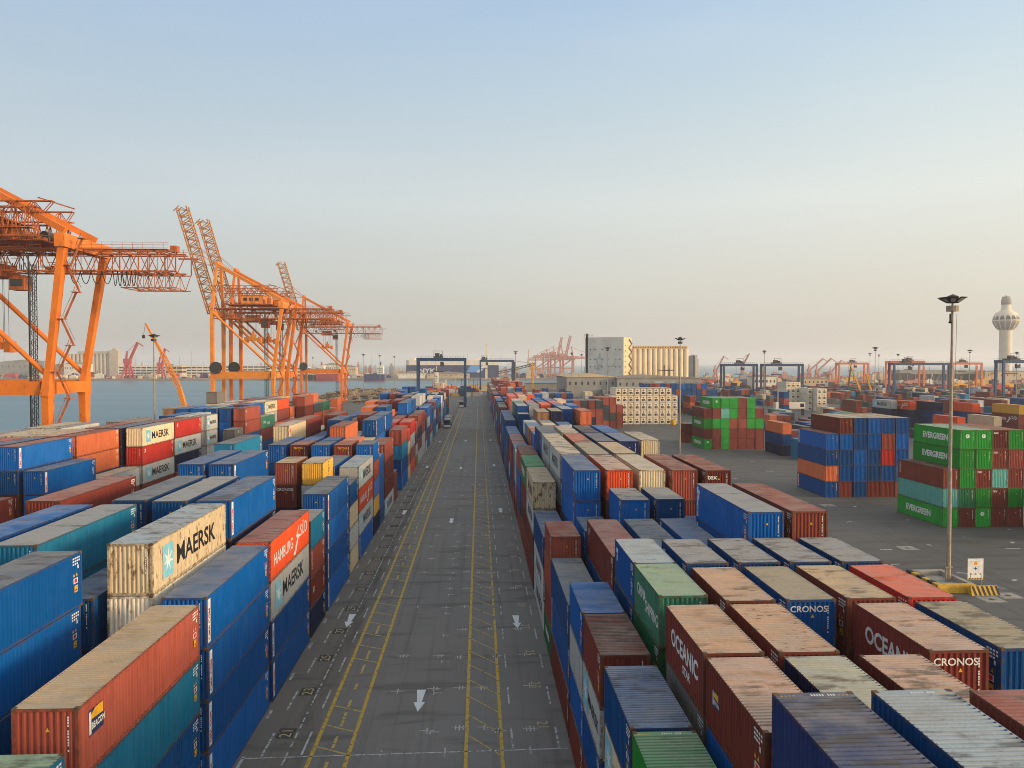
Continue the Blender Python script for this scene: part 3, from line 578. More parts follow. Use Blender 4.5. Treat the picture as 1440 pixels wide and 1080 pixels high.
Rs(5,10.1,40,"?",1); Rs(5,22.9,20,"?b",0); Rs(5,29.35,20,"??brr",0,"pk",{0:"OK"},rust=.6); Rs(5,36,20,"??brk",0,"tan",rust=.6); Rs(5,42.85,20,"??bBb",0,"gy",{0:"b"}); Rs(5,49.9,40,"??bBB",1,"gy",{0:"b"},rust=.15); Rs(5,63.2,20,"??bb",0,"lb"); Rs(5,69.9,40,"??brk",1,"rd",rust=.5); Rs(5,83,40,"??rc",1,"bg"); Rs(5,96.2,40,"??bba",1,"pl"); Rs(5,109.8,40,"??bbB",1,"Bb"); Rs(5,122.3,20,"??rsw",0,"gy"); Rs(5,129,20,"??rkk",0,"pk"); Rs(5,136,20,"??n",0); Rs(5,143,20,"??b",0); Rs(5,165,40,"??rbB",1,"lb"); Rs(5,178.5,40,"??bbB",1,"lb"); Rs(5,191,40,"??rkh",1,"sal"); Rs(5,204,40,"??bbB",1,"bl"); Rs(5,245,40,"??bbB",1,"bl")
Rs(6,10.1,40,"?",1); Rs(6,22.9,20,"?r",0); Rs(6,29.35,20,"?rbbb",0,"ol",rust=.5); Rs(6,36.1,20,"?rbkR",0,"co",rust=.1); Rs(6,42.9,20,"?rbBb",0,"gy"); Rs(6,49.9,40,"?rbrk",1,"rd",rust=.08)
Rs(6,63.2,20,"??b",0); Rs(6,69.6,40,"?rbkr",1,"rd",{0:"X"},rust=.15); Rs(6,83,40,"??b",1); Rs(6,97.5,40,"?rrwc",1,"cr",rust=.5); Rs(6,110.5,40,"?rks",1,"pa"); Rs(6,123.5,20,"??s",0,"gy"); Rs(6,130,20,"??r",0); Rs(6,157.2,40,"?rrko",1,"sal",rust=.15); Rs(6,178.4,40,"?rbnB",1,"lb"); Rs(6,191,40,"??bc",1,"cr"); Rs(6,204,40,"?rbwc",1,"cr")
for row in (1,2,3,4,5,6):       # farther bays, colour mix as far as the picture resolves it
    rg=random.Random(40+row)
    for blk,f,y0 in (("c",Ls,252.0),("s",Rs,255.0)):
        y=y0+ (row%3)*.4
        while y < (330 if blk=="c" else 570):
            L=rg.choice((40,40,20)); hc=L==40
            n=rg.choice((3,4,4,5)) if row>1 else 4
            if not (blk=="c" and 288<y<300 and row<3):
                mix="bBbrkwnttBr" if blk=="c" else ("rrkkhoprbrcwR" if y>330 else "bBrkhwnrkb")
                f(row,y,L,"?"*(n-2)+"".join(rg.choice(mix) for _ in range(2)),hc)
            y+=(13.0 if L==40 else 6.6)
for y in (300,313,326):
    Ls(1,y,40,"wwwW",1,"cr"); Ls(2,y,40,"?wwW",1,"cr")
for row in (3,4,5): Ls(row,340,40,"?bb"+"ns"[row%2],1)
Ls(1,372,20,"brgr",1); Ls(1,346,40,"bbr",1)
# the fifth tier's red one in the farthest measured row stands one high-cube stack up
# ---------------- yard stacks
def Y(block,x0,pitch,y0,cols,hc=True,L=40,decos=None,rust=.15,roofs=None):
    for i,t in enumerate(cols):
        if t: stack(block,i+1,x0+pitch*i+CW/2,y0,L,t,hc,roofs[i] if roofs else None,(decos or {}).get(i),rust=rust)
Y("bluewall",63.0,2.60,135.5,["BobB","rBbBr","bBBbb","rbbBB","rBRkB","rbBBB"],roofs="rd bg pa bg bg bg".split())
Y("green",69.0,2.49,110.0,["Gek","rgGGG","GGrGG","rrekr","rGrkG"],roofs="dr gn gn rd rd".split(),decos={0:{0:"N",2:"E"},1:{0:"eE",1:"E"},2:{0:"e",4:"e",2:"x"},3:{0:"x",1:"x",3:"x"}})
Y("greenpair",79.85,2.5,98.0,["Gr","Gr"],decos={0:{1:"E"}})
Y("greenfar",63.95,2.50,214.0,["GrGr","rrGrG","GGGeG","rrkGG","rrkrr","rrGGG","rrGr"],decos={0:{1:"E",3:"Ee"},1:{0:"eE"},2:{2:"e"},3:{1:"e"},5:{1:"e"},6:{1:"e"}})
Y("greenfar",63.0,2.5,231.5,["rr","bb"],L=20)
Y("pair",79.5,2.55,196.0,["nbo"],decos={0:{0:"u"}})
Y("pair",80.6,2.55,187.5,["tt","ne"],L=20,hc=False); Y("pair",77.2,2.5,214.0,["rb"],L=20,hc=False)
Y("tower",136.3,2.6,335.0,["bbkb"],L=20)
Y("bluefar",81.5,2.6,372.0,["rrkrb","bbkbr","bbBbk","bbkBb","bbbbr","kbkbb","bbbkb","kbbbB","bbBbb","bbkbb","bbbbk","bbbkB","bbbb","bbBb"],L=40)
Y("redfar",30.0,2.6,262.0,["rkhb","dbrk","krsd","bnkr","rkkd"],L=40); Y("redfar",44.0,2.6,285.0,["rkkr","kddk","rdkk","rrk"],L=40); Y("redfar",22.0,2.6,325.0,["bbhk","brkB","bnhb","kbbd","bbkB","brnk","bkkb","brk"],L=40); Y("redfar",33.0,2.6,390.0,["rrkb","kkb","bbr","hrd","rkh","kkr"],L=40)
for (px,Yd,z,c,dc) in ((1240,262,8.74,"w","M"),(1266,256,8.74,"h","H"),(1302,250,8.74,"n",""),(1352,242,8.74,"h",""),(1330,222,5.82,"h",""),(1380,224,5.82,"c",""),(1415,232,5.82,"k","H"),(1415,232,8.74,"y","")):
    stack("yard",0,ax(px,Yd)+1.2,Yd-6,40,c,True,None,{0:dc},z0=z)
    for zz in (0.0,2.908,5.816,8.724):
        if zz<z-.2: stack("yard",0,ax(px,Yd)+1.2,Yd-6,40,"?",True,None,z0=zz)
# ---------------- refrigerated containers with their units facing the camera
rg=random.Random(5)
def reefers(block,x0,y0,counts,first,dx=2.54):
    for t,(n,o) in enumerate(zip(counts,first)):
        for i in range(n):
            RECS.append(dict(block=block,row=i+o+1,x=x0+dx*(i+o)+CW/2,y=y0+L40/2,L=L40,z=t*(HH+.012),h=HH,c="W",top=True,tier=t,n=5,roof=(.5,.47,.40),deco="",rust=rg.uniform(.05,.5),group=None,ribbed=False,v=rg.uniform(.85,1.05),kind="reefer_container"))
reefers("reefers",51.8,302.0,(11,11,11,11,9),(0,0,0,0,1))
reefers("reefersfar",162.4,396.0,(3,3,3,3,3),(0,0,0,0,0)); reefers("reefersfar",169.6,386.0,(1,1,1,1),(0,0,0,0)); reefers("reefersfar",172.3,381.0,(2,2,2,2),(0,0,0,0))
# ordinary yard rows toward the far right
rg=random.Random(77)
for (xa,xb,ya,yb,den,mx) in ((100,150,240,262,.75,1),(104,190,268,300,.8,2),(100,250,315,372,.72,3),(178,260,376,395,.8,3),(150,330,405,470,.6,3),(60,300,480,560,.38,2),(110,420,560,720,.3,2)):
    y=ya
    while y<yb:
        x=xa+rg.uniform(0,2)
        while x<xb:
            if rg.random()<den and not (124<x<186 and 322<y<428) and not (78<x<122 and 360<y<392):
                L=rg.choice((40,40,20)); col="".join(rg.choice("rrrrbnrwgktddrcbonsw") for _ in range(rg.randint(1,mx)))
                stack("yard",0,x,y,L,col,True)
            x+=rg.choice((2.6,2.6,2.6,2.6,9.0))
        y+=14.5
# ------------------------------------------------------------------ which containers show, and how large
def visible_counts(recs, w=720, h=540):
    zb=np.full((h,w),0.0); ib=np.full((h,w),-1,int); k=w/1440.0
    Rm=np.array([CR[:],CU[:],CF[:]]); E0=np.array([0,0,EYE])
    def tri(p,iz,idx):
        x0,y0=np.floor(p.min(0)).astype(int); x1,y1=np.ceil(p.max(0)).astype(int)
        x0=max(x0,0); y0=max(y0,0); x1=min(x1,w-1); y1=min(y1,h-1)
        if x1<x0 or y1<y0: return
        xs,ys=np.meshgrid(np.arange(x0,x1+1)+.5,np.arange(y0,y1+1)+.5)
        (ax_,ay),(bx,by),(cx_,cy_)=p
        d=(by-cy_)*(ax_-cx_)+(cx_-bx)*(ay-cy_)
        if abs(d)<1e-9: return
        l0=((by-cy_)*(xs-cx_)+(cx_-bx)*(ys-cy_))/d; l1=((cy_-ay)*(xs-cx_)+(ax_-cx_)*(ys-cy_))/d; l2=1-l0-l1
        ins=(l0>=-1e-6)&(l1>=-1e-6)&(l2>=-1e-6); z=l0*iz[0]+l1*iz[1]+l2*iz[2]
        zs=zb[y0:y1+1,x0:x1+1]; is_=ib[y0:y1+1,x0:x1+1]; u=ins&(z>zs); zs[u]=z[u]; is_[u]=idx
    for n,r in enumerate(recs):
        x0,x1=r["x"]-CW/2,r["x"]+CW/2; y0,y1=r["y"]-r["L"]/2,r["y"]+r["L"]/2; z0,z1=r["z"],r["z"]+r["h"]
        y0=max(y0,3.0)
        if y1<=y0: continue
        fs=[[(x0,y0,z0),(x1,y0,z0),(x1,y0,z1),(x0,y0,z1)],[(x0,y0,z1),(x1,y0,z1),(x1,y1,z1),(x0,y1,z1)]]
        xs=x1 if x1<0 else x0
        fs.append([(xs,y0,z0),(xs,y1,z0),(xs,y1,z1),(xs,y0,z1)])
        for f in fs:
            q=(np.array(f)-E0)@Rm.T
            if (q[:,2]<1.0).any(): q[:,2]=np.maximum(q[:,2],1.0)
            p=np.stack([(CX+FPX*q[:,0]/q[:,2])*k,(CY-FPX*q[:,1]/q[:,2])*k],1); iz=1/q[:,2]
            tri(p[[0,1,2]],iz[[0,1,2]],n); tri(p[[0,2,3]],iz[[0,2,3]],n)
    return np.bincount(ib[ib>=0].ravel(),minlength=len(recs)), zb
VIS,_=visible_counts(RECS)
for r,c in zip(RECS,VIS): r["px"]=int(c)
chosen=[]
for kind,lim in (("shipping_container",292),("reefer_container",90)):
    rs=sorted((r for r in RECS if r["kind"]==kind and r["px"]>=6),key=lambda r:-r["px"])[:lim]
    chosen+=rs
for r in RECS: r["one"]=False
for r in chosen: r["one"]=True
# ---- labels
ORD="zeroth first second third fourth fifth sixth seventh eighth ninth tenth eleventh twelfth thirteenth fourteenth fifteenth sixteenth seventeenth eighteenth nineteenth twentieth".split()
def ordn(i):
    if i<=20: return ORD[i]
    tens={2:"twenty",3:"thirty",4:"forty"}[i//10]; return tens if i%10==0 else tens+"-"+ORD[i%10]
byrow={}
for r in chosen: byrow.setdefault((r["block"],r["row"]),[]).append(r)
ys=sorted({round(r["y"]/14.5) for r in chosen if r["block"]=="yard"})
for (blk,row),rs in byrow.items():
    if blk=="yard":
        for r in rs: r["si"]=ys.index(round(r["y"]/14.5))+1
        for q in ys:
            xs=sorted({round(r["x"],1) for r in rs if round(r["y"]/14.5)==q})
            for r in rs:
                if round(r["y"]/14.5)==q: r["ci"]=xs.index(round(r["x"],1))+1
    else:
        st=[]
        for yv in sorted(r["y"]-r["L"]/2 for r in rs):
            if not st or yv-st[-1]>2.5: st.append(yv)
        for r in rs: r["si"]=1+min(range(len(st)),key=lambda q:abs(st[q]-(r["y"]-r["L"]/2)))
WHERE=dict(crane="crane side of road",silo="silo side of road")
PLACE=dict(bluewall="mostly blue yard stack",green="green stack behind tall lamp post",greenpair="low pair beside green stack",greenfar="farther green stack",pair="short pair between yard stacks",tower="lone slim stack",bluefar="distant blue wall",redfar="mixed red stacks by reefer wall",reefers="broad reefer wall",reefersfar="farther reefer group")
used={}
SPECIAL={("crane",2,42):"rust-streaked cream container with pale blue star emblem and big black lettering",
("crane",1,29):"ribbed brick red container with dusty tan roof and small lighthouse panel on its side",
("crane",1,55):"bright orange-red container with white script lettering, on top of the roadside row",
("silo",2,29):"maroon container with tan roof and large white side lettering beside sea green one",
("silo",2,37):"sea green container with pale green roof and white side lettering",
("silo",4,36):"blue container with olive roof and white lettering on its corrugated end",
("silo",5,29):"maroon container lettered white on both its side and its end",
("silo",6,36):"container with plain coral red roof close to the tall lamp post",
("silo",6,70):"brick red container with three white lowercase letters on its end",
("crane",2,88):"yellow short container with dark column of marks on its side",
("silo",1,82):"heavily rusted cream container on top of the roadside row, silo side",
("silo",2,10):"dark navy ribbed roof container at the bottom edge, silo side"}
def label_for(r):
    key=(r["block"],r["row"],round(r["y"]-r["L"]/2))
    if r["tier"]==r["n"]-1 and key in SPECIAL: return SPECIAL[key]
    col=PAL[r["c"]][1]; 
    if r["deco"] and r["deco"][0] in "MHECOKXx": col="lettered "+col
    tier="top tier" if r["tier"]==r["n"]-1 else ordn(r["tier"]+1)+" tier"
    size="long" if r["L"]>8 else "short"
    b=r["block"]
    if b in WHERE:
        rp="roadside row" if r["row"]==1 else ordn(r["row"])+" row"
        s=f"{col} {size} container, {tier}, {ordn(r['si'])} stack back, {rp}, {WHERE[b]}"
    elif b=="quay": s=f"{col} {size} container, {tier}, {ordn(r['si'])} stack back, {ordn(r['row'])} row of quayside block"
    elif b=="yard": s=f"{col} {size} container, {tier}, {ordn(r['ci'])} along {ordn(r['si'])} row of far yard"
    else:
        kind="reefer container" if r["kind"]!="shipping_container" else "container"
        tw="tier "+("one two three four five".split()[r["tier"]]) if r["kind"]!="shipping_container" else tier
        if r["kind"]!="shipping_container": s=f"white {kind} with unit end, {ordn(r['tier']+1)} tier, {ordn(r['row'])} column of {PLACE[b]}, {'broad' if b=='reefers' else 'stepped'}"; s=s.rsplit(",",1)[0]
        else: s=f"{col} {kind}, {tier}, {ordn(r['row'])} column of {PLACE[b]}"
        if b=="reefersfar": s+=(" in front" if r["y"]<386.5 else " next behind" if r["y"]<389 else " in middle" if r["y"]<396 else " at back")
        if b in ("redfar","pair","greenfar"): s+=f", {'nearer' if r['y']<(270 if b=='redfar' else 205 if b=='pair' else 225) else 'middle' if r['y']<300 else 'farther'}" if not(b=='greenfar' and r['y']<225) else ""
    used[s]=used.get(s,0)+1
    if used[s]>1: s+=" "+"beside its twin,another,further,next,behind".split(",")[min(used[s]-2,4)]
    return s
GRP=dict(crane="containers stacked on the crane side of the road",silo="containers stacked on the silo side of the road",quay="containers stacked near the quay",yard="containers in the far yard",reefers="refrigerated containers in the reefer wall",reefersfar="refrigerated containers in the farther reefer group")
def decorate(t,r):
    hw=CW/2; hl=r["L"]/2; H=r["h"]; d=r["deco"]; face="+x" if r["block"] in ("crane","quay") else "-x"; n=hw+.001
    long=r["L"]>8; nz=n-.010
    for c in d:
        if c=="M":
            if long: put(t,"star_emblem",emblem_star(),face,-3.9,H*.5,nz); put(t,"lettering",textmesh("MAERSK",1.62,M_BLACK,.035,1.12),face,-2.75,H*.5-.55,nz)
            else: put(t,"star_emblem",emblem_star(),face,-2.0,H*.5,nz); put(t,"lettering",textmesh("MAERSK",.9,M_BLACK,.02,1.05),face,-1.05,H*.5-.3,nz)
        elif c=="H":
            put(t,"lettering",textmesh("HAMBURG",1.25,M_WHITE,.012,.95),face,-5.2,H*.42-.3,nz); put(t,"lettering",textmesh("SÜD",1.35,M_WHITE,.012,.95),face,2.9,H*.55-.3,nz)
            P=[([(.1,.2),(.9,.9),(.5,1.1),(1.5,1.9),(1.1,1.2),(1.9,.9),(1.2,.75),(.7,.15)],0),([(-.5,-.2),(.2,.15),(.75,.1),(.2,-.35)],0)]
            put(t,"flag_emblem",flatmesh("flag_emblem",P,[M_WHITE]),face,1.0,H*.5-.95,nz)
        elif c in "Vv":
            q=1.0 if c=="V" else .62
            P=[([(a*q,e*q) for a,e in p_],k_) for p_,k_ in ((rect(0,0,1.15,1.0),0),([(.2,.62),(1.12,.55),(1.12,.97),(.5,.97),(.2,.8)],1),(rect(.04,.06,.2,.94),2))]
            u=-hl+.75 if face=="+x" else -hl+.8
            put(t,"maker_panel",flatmesh("maker_panel",P,[M_NAVYM,M_YELLOW,M_WHITE],"maker"+c),face,u,H-1.5,nz); put(t,"lettering",textmesh("BEACON",.34*q,M_WHITE,.012*q,.75),face,u+.22*q,H-1.5+.22*q,nz+.005)
        elif c=="E": put(t,"lettering",textmesh("EVERGREEN",1.28 if long else .62,M_WHITE,.05,.98),face,-3.6 if long else -1.7,H*.5-.4 if long else H*.5-.2,nz)
        elif c=="e":
            put(t,"round_emblem",emblem_compass(),"-y",-.1,H*.68,hl-.022)
        elif c=="O":
            put(t,"lettering",textmesh("OCEANIC",1.05,M_WHITE,.03,.92),face,-2.05,1.15,nz); put(t,"lettering",textmesh("STAR",.5,M_WHITE,.015),face,-.1,.55,nz)
        elif c=="C":
            put(t,"lettering",textmesh("CHINA",.85,M_WHITE,.015,.8),face,-2.2 if not long else -4,1.25,nz); put(t,"lettering",textmesh("SHIPPING",.85,M_WHITE,.015,.78),face,-.1 if not long else -1,.85,nz)
        elif c=="K": put(t,"lettering",textmesh("CRONOS",.42,M_WHITE,.008,1.05,"CENTER"),"-y",-.12,H-.62,hl-.024)
        elif c=="X": put(t,"lettering",textmesh("tex",.62,M_WHITE,.012,1.1),"-y",-1.0,H-.85,hl-.024)
        elif c=="x": put(t,"lettering",textmesh("tex",.5,M_WHITE,.01,1.0),"-y",-1.0,H-.6,hl-.024)
        elif c=="T": put(t,"lettering",textmesh("TRITON",.36,M_YELLOW,.012,1.0,"CENTER"),"-y",-.05,H-.62,hl-.024)
        elif c=="S": put(t,"panel_emblem",flatmesh("panel_emblem",[(star_poly(4,.55,.3),0)],[M_ORANGEM]),face,-hl+1.1,H-.9,nz)
        elif c=="Q": put(t,"identification_marking",flatmesh("tall_marking",[(rect(-.16,1.9-.36*i,.16-.1*(i%2),2.14-.36*i),0) for i in range(5)],[M_BLACK]),face,.3,.25,nz)
        elif c in "wN": put(t,"identification_marking",flatmesh("white_column_marking",[(rect(0,2.2-.2*i,.22,2.34-.2*i),0) for i in range(9)],[M_WHITE]),face,-hl+.45,.2,nz)
        elif c=="u": put(t,"identification_marking",flatmesh("white_block_marking",[(rect(0,.3,.5,.42),0),(rect(0,.1,.4,.22),0),(rect(.1,.5,.5,.6),0)],[M_WHITE]),face,-.4 if not long else -hl+.8,H*.62,nz)
        elif c=="j": put(t,"panel_emblem",flatmesh("white_emblem",[([(0,0),(.25,.05),(.35,.3),(.6,.5),(.3,.62),(.1,.5),(.22,.38)],0),([(.4,.05),(.55,.0),(.6,.35),(.48,.3)],0)],[M_WHITE]),face,-hl+.8,H-1.0,nz)
        elif c=="r": put(t,"roof_marking",roof_marks(),"top",0,hl-.25,H-.006)
        elif c=="b": put(t,"identification_marking",flatmesh("white_label_marking",[(rect(0,0,.5,.3),0),(rect(.1,-.5,.36,-.08),0)],[M_WHITE]),face,-hl+.5,H-.75,nz)
        elif c=="l": put(t,"identification_marking",flatmesh("lw",[(rect(0,0,.5,.3),0)],[M_WHITE]),face,-hl+.5,H-.75,nz)
    if r["px"]>110:
        if r["px"]>220 or r["y"]<140:
            put(t,"identification_marking",marks_end(),"-y",0,H-2.35,hl-.026)
            if not any(q in d for q in "MHOCE") and not(r["block"] in ("bluewall","green","greenfar")): put(t,"identification_marking",marks_side(),face,hl-.95,H-2.55,nz)
        if r["c"]=="B" and long:
            put(t,"name_banner",banner_mesh(H),face,-hl+.22,0,nz)
            o=put(t,"lettering",textmesh("CMA CGM",.36,M_RED,.012,1.05),face,-hl+.56,.42,nz+.004,PI/2)
    elif r["c"]=="B" and long and r["px"]>30: put(t,"name_banner",banner_mesh(H),face,-hl+.22,0,nz+.014)
nd=0
chosen.sort(key=lambda r:(r["block"],r["row"],r["y"],r["z"]))
for r in chosen:
    L,H=r["L"],r["h"]; c=tuple(min(.85,a*r["v"]) for a in PAL[r["c"]][0]); reef=r["kind"]!="shipping_container"
    t=thing(r["kind"],label_for(r),"container",(r["x"],r["y"],r["z"]),r.get("rz",0),GRP.get(r["block"],"containers stacked in the open yard"))
    full=r["px"]>=22 and not (reef and r["y"]>320)
    col=(*c,min(1,r["rust"])); rc=(*r["roof"],min(1,r["rust"]*1.2))
    if full:
        near=r["y"]<200
        kids=[("frame","frame")]+([("side_wall","sideR"),("side_wall","sideL")])+([] if reef else [("end_wall","end")])
        for nm,k in kids:
            o=link(nm,cmesh(k,L,H,True if k in ("frame","end") else bool(r["ribbed"])),t); o.color=col if k!="frame" else (*[a*.92 for a in c],col[3])
        o=link("roof",cmesh("roof",L,H,bool(r["ribbed"])),t); o.color=rc
        nd+=1
    else:
        o=link("body",cmesh("body",L,H),t); o.color=col
        o=link("roof",cmesh("flatroof",L,H),t); o.color=rc
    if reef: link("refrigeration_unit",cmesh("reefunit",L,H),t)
    else: decorate(t,r)
print("containers",len(RECS),"individual",len(chosen),"with parts",nd,"visible all",sum(1 for r in RECS if r["px"]>0))
# ---- the farther and the covered ones: one mass, each box with its own paint
b=MB(); keys=[]; mats=[]
def massmat(col,nm,roof=False):
    return simple(nm,col,.6,.25,.28,.35,rust=.12)
for r in RECS:
    if r["one"]: continue
    kk=(r["c"],)
    if kk not in keys:
        keys.append(kk); mats.append(massmat(PAL[r["c"]][0],"mass_paint_"+PAL[r["c"]][1].replace(" ","_"))); mats.append(massmat(roofcol(r["c"],random.Random(len(keys))),"mass_roof_"+PAL[r["c"]][1].replace(" ","_")))
    m=keys.index(kk)*2; hw=CW/2; hl=r["L"]/2; x,y,z=r["x"],r["y"],r["z"]; H=r["h"]
    s0=len(b.f); b.box(x-hw+.04,x+hw-.04,y-hl+.04,y+hl-.04,z+.02,z+H-.03,m); b.m[s0+1]=m+1
    if r["px"]>0:
        for sx in (-1,1):
            x0,x1=sorted((x+sx*(hw-.1),x+sx*(hw+.012))); b.box(x0,x1,y-hl-.012,y-hl+.1,z,z+H,m)
o=b.build("stacked_containers",mats); tag(o,"mass of containers deeper in the stacks and farther down the yard","containers",kind="stuff")
# ------------------------------------------------------------------ ground, road, water
def asphalt_material():
    k=NT("asphalt"); k.set(.82,.25)
    g=k.n("ShaderNodeNewGeometry").outputs["Position"]; sp=k.n("ShaderNodeSeparateXYZ"); k.l(g,sp.inputs[0])
    a=k.noise(g,.035,5,.6); b_=k.noise(g,.35,7,.7); f=k.noise(g,9.0,4,.7)
    c=k.mix(k.ramp(a,[(.3,0.0),(.7,1.0)]),(.122,.121,.122),(.172,.169,.165))
    c=k.mix(k.ramp(b_,[(.45,0.0),(.75,.6)]),c,(.088,.086,.083))
    # lengthwise tyre tracks and oil runs
    tr=k.noise(k.mapping(g,(1.1,.018,1)),1.0,5,.65)
    c=k.mix(k.ramp(tr,[(.52,0.0),(.70,.55)]),c,(.050,.048,.046))
    # the lane beside the stacks on the crane side is brown and tyre-blackened
    mr=k.n("ShaderNodeMapRange"); k.l(sp.outputs[0],mr.inputs[0]); mr.inputs[1].default_value=-10.2; mr.inputs[2].default_value=-11.4
    c=k.mix(k.math("MULTIPLY",mr.outputs[0],.45),c,(.125,.108,.085))
    t2=k.noise(k.mapping(g,(.9,.10,1)),.9,7,.7)
    d=k.n("ShaderNodeMapRange"); dd=k.math("ABSOLUTE",k.math("ADD",sp.outputs[0],11.75)); k.l(dd,d.inputs[0]); d.inputs[1].default_value=1.1; d.inputs[2].default_value=.2
    c=k.mix(k.math("MULTIPLY",d.outputs[0],k.ramp(t2,[(.40,0.0),(.60,.8)])),c,(.026,.026,.027))
    yd=k.n("ShaderNodeMapRange"); k.l(sp.outputs[0],yd.inputs[0]); yd.inputs[1].default_value=24; yd.inputs[2].default_value=30
    c=k.mix(k.math("MULTIPLY",yd.outputs[0],.75),c,k.mix(1.0,c,(.60,.60,.585),"MULTIPLY"))
    ys=k.noise(k.mapping(g,(.05,.35,1)),1.0,6,.65); c=k.mix(k.math("MULTIPLY",yd.outputs[0],k.ramp(ys,[(.5,0.0),(.65,.6)])),c,(.05,.048,.045))
    # patches across the lanes
    pt=k.noise(k.mapping(g,(.22,1.0,1)),.55,4,.5)
    c=k.mix(k.ramp(pt,[(.56,0.0),(.64,.55)]),c,(.055,.053,.051))
    st=k.noise(g,1.4,8,.75); c=k.mix(k.ramp(st,[(.68,0.0),(.76,.6)]),c,(.15,.145,.135))
    c=k.mix(k.ramp(f,[(.3,.0),(.8,.35)]),c,(.125,.118,.105))
    k.l(c,k.b.inputs["Base Color"]); k.l(k.ramp(b_,[(.3,.9),(.75,.62)]),k.b.inputs["Roughness"]); k.bump(f,.25,.01); return k.mat
M_ASPH=asphalt_material()
def worn(name,col,lo,hi,sc=2.2):
    k=NT(name); k.set(.7,.2)
    g=k.n("ShaderNodeNewGeometry").outputs["Position"]
    k.l(k.mix(k.noise(g,3,6,.7),tuple(x*.7 for x in col),col),k.b.inputs["Base Color"])
    f=k.noise(g,sc,9,.78); tb=k.n("ShaderNodeBsdfTransparent"); ms=k.n("ShaderNodeMixShader")
    k.l(k.ramp(f,[(lo,0.0),(hi,1.0)]),ms.inputs[0]); k.l(k.b.outputs[0],ms.inputs[1]); k.l(tb.outputs[0],ms.inputs[2]); k.l(ms.outputs[0],k.out.inputs["Surface"]); return k.mat
M_RWHITE=worn("road_white_paint",(.44,.46,.47),.47,.60); M_RWHITEO=worn("road_white_paint_old",(.46,.46,.46),.50,.66,2.4)
M_RYEL=worn("road_yellow_paint",(.46,.32,.06),.52,.64,2.2); M_RYELO=worn("road_yellow_paint_old",(.42,.33,.11),.52,.64,2.6)
M_RBLACK=worn("road_black_patch",(.072,.069,.066),.46,.64,1.6); M_ARROW=worn("road_arrow_paint",(.60,.66,.70),.60,.72)
M_CONCR=simple("crossing_concrete",(.145,.138,.125),.9,.1,.3,.35)
M_PATCH=simple("concrete_patch",(.27,.26,.235),.9,.1,.3,.9)
b=MB(); b.prism([(-123,-60),(2600,-60),(2600,1340),(700,1340),(300,1345),(150,1330),(142,742),(-123,736)],-4,0)
o=b.build("asphalt_ground",M_ASPH); tag(o,None,None,kind="structure")
k=NT("sea_water"); k.set(.35,.35); k.b.inputs["IOR"].default_value=1.33
g=k.n("ShaderNodeNewGeometry").outputs["Position"]
n1=k.noise(k.mapping(g,(.05,.16,1)),1.6,7,.65); n2=k.noise(k.mapping(g,(.006,.02,1)),1.0,4,.5)
k.l(k.mix(k.ramp(n2,[(.35,0.0),(.7,1.0)]),(.065,.155,.205),(.10,.20,.25)),k.b.inputs["Base Color"]); k.bump(n1,.35,.7)
b=MB(); b.quad((-6400,-300,-2.2),(6400,-300,-2.2),(6400,11500,-2.2),(-6400,11500,-2.2)); o=b.build("sea_water",k.mat); tag(o,None,None,kind="structure")
M_FARLAND=simple("far_quay_surface",(.22,.19,.165),.9,.1,.3,.02)
b=MB(); b.prism([(-1900,1195),(262,1195),(300,1700),(-1900,1900)],-4,.8); o=b.build("far_quay",M_FARLAND); tag(o,None,None,kind="structure")
b=MB(); b.box(-14.9,5.7,247,285,.001,.004); o=b.build("concrete_crossing_pavement",M_CONCR); tag(o,None,None,kind="structure")
Z1=.009
def strip(b,x0,x1,y0,y1,z=Z1,m=0): b.quad((x0,y0,z),(x1,y0,z),(x1,y1,z),(x0,y1,z),m=m)
def seg(b,p,q,w,z=Z1,m=0):
    p=Vector((*p,0)); q=Vector((*q,0)); d=(q-p).normalized(); n=Vector((-d.y,d.x,0))*(w/2)
    b.quad(*[(v.x,v.y,z) for v in (p-n,q-n,q+n,p+n)][::1],m=m)
rg=random.Random(8)
b=MB()
for x,w in ((-10.5,.26),(-8.2,.26)): strip(b,x-w/2,x+w/2,20,440)
strip(b,-.98,-.74,20,640); strip(b,1.29,1.52,20,72)
y=73.0
while y<640: strip(b,1.3,1.5,y,y+2.3); y+=3.25
o=b.build("yellow_lane_marking",M_RYEL); tag(o,None,None,kind="structure")
b=MB()
y=42.0
while y<240:
    if rg.random()<.9: seg(b,(-10.4,y+.55),(-8.3,y-.5),.15)
    if rg.random()<.75: strip(b,-9.44,-9.24,y+.3,y+rg.uniform(1.2,2.6))
    if y<150 and rg.random()<.8: seg(b,(-.75,y+1.6),(1.3,y-1.0),.11)
    y+=2.92
o=b.build("yellow_ladder_marking",M_RYELO); tag(o,None,None,kind="structure")
b=MB()
for i in range(40):
    y=47.0+6.42*i
    strip(b,-13.65,-13.5,y+.3,y+3.3); strip(b,-11.2,-11.06,y+.4,y+3.4); strip(b,2.05,2.17,y+.6,y+3.4); strip(b,5.0,5.13,y+.4,y+3.4)
    strip(b,-14.75,-14.55,y-1.0,y+.35)
y=30
while y<250: strip(b,-12.1,-11.98,y,y+rg.uniform(.4,1.0)); y+=1.15
seg(b,(-14.8,47.1),(5.6,47.5),.12)
for x,y in ((-2.2,47.33),(-6.2,47.25),(3.2,47.45)): seg(b,(x,y-.55),(x,y+.55),.1)
o=b.build("white_lane_marking",M_RWHITE); tag(o,None,None,kind="structure")
b=MB()
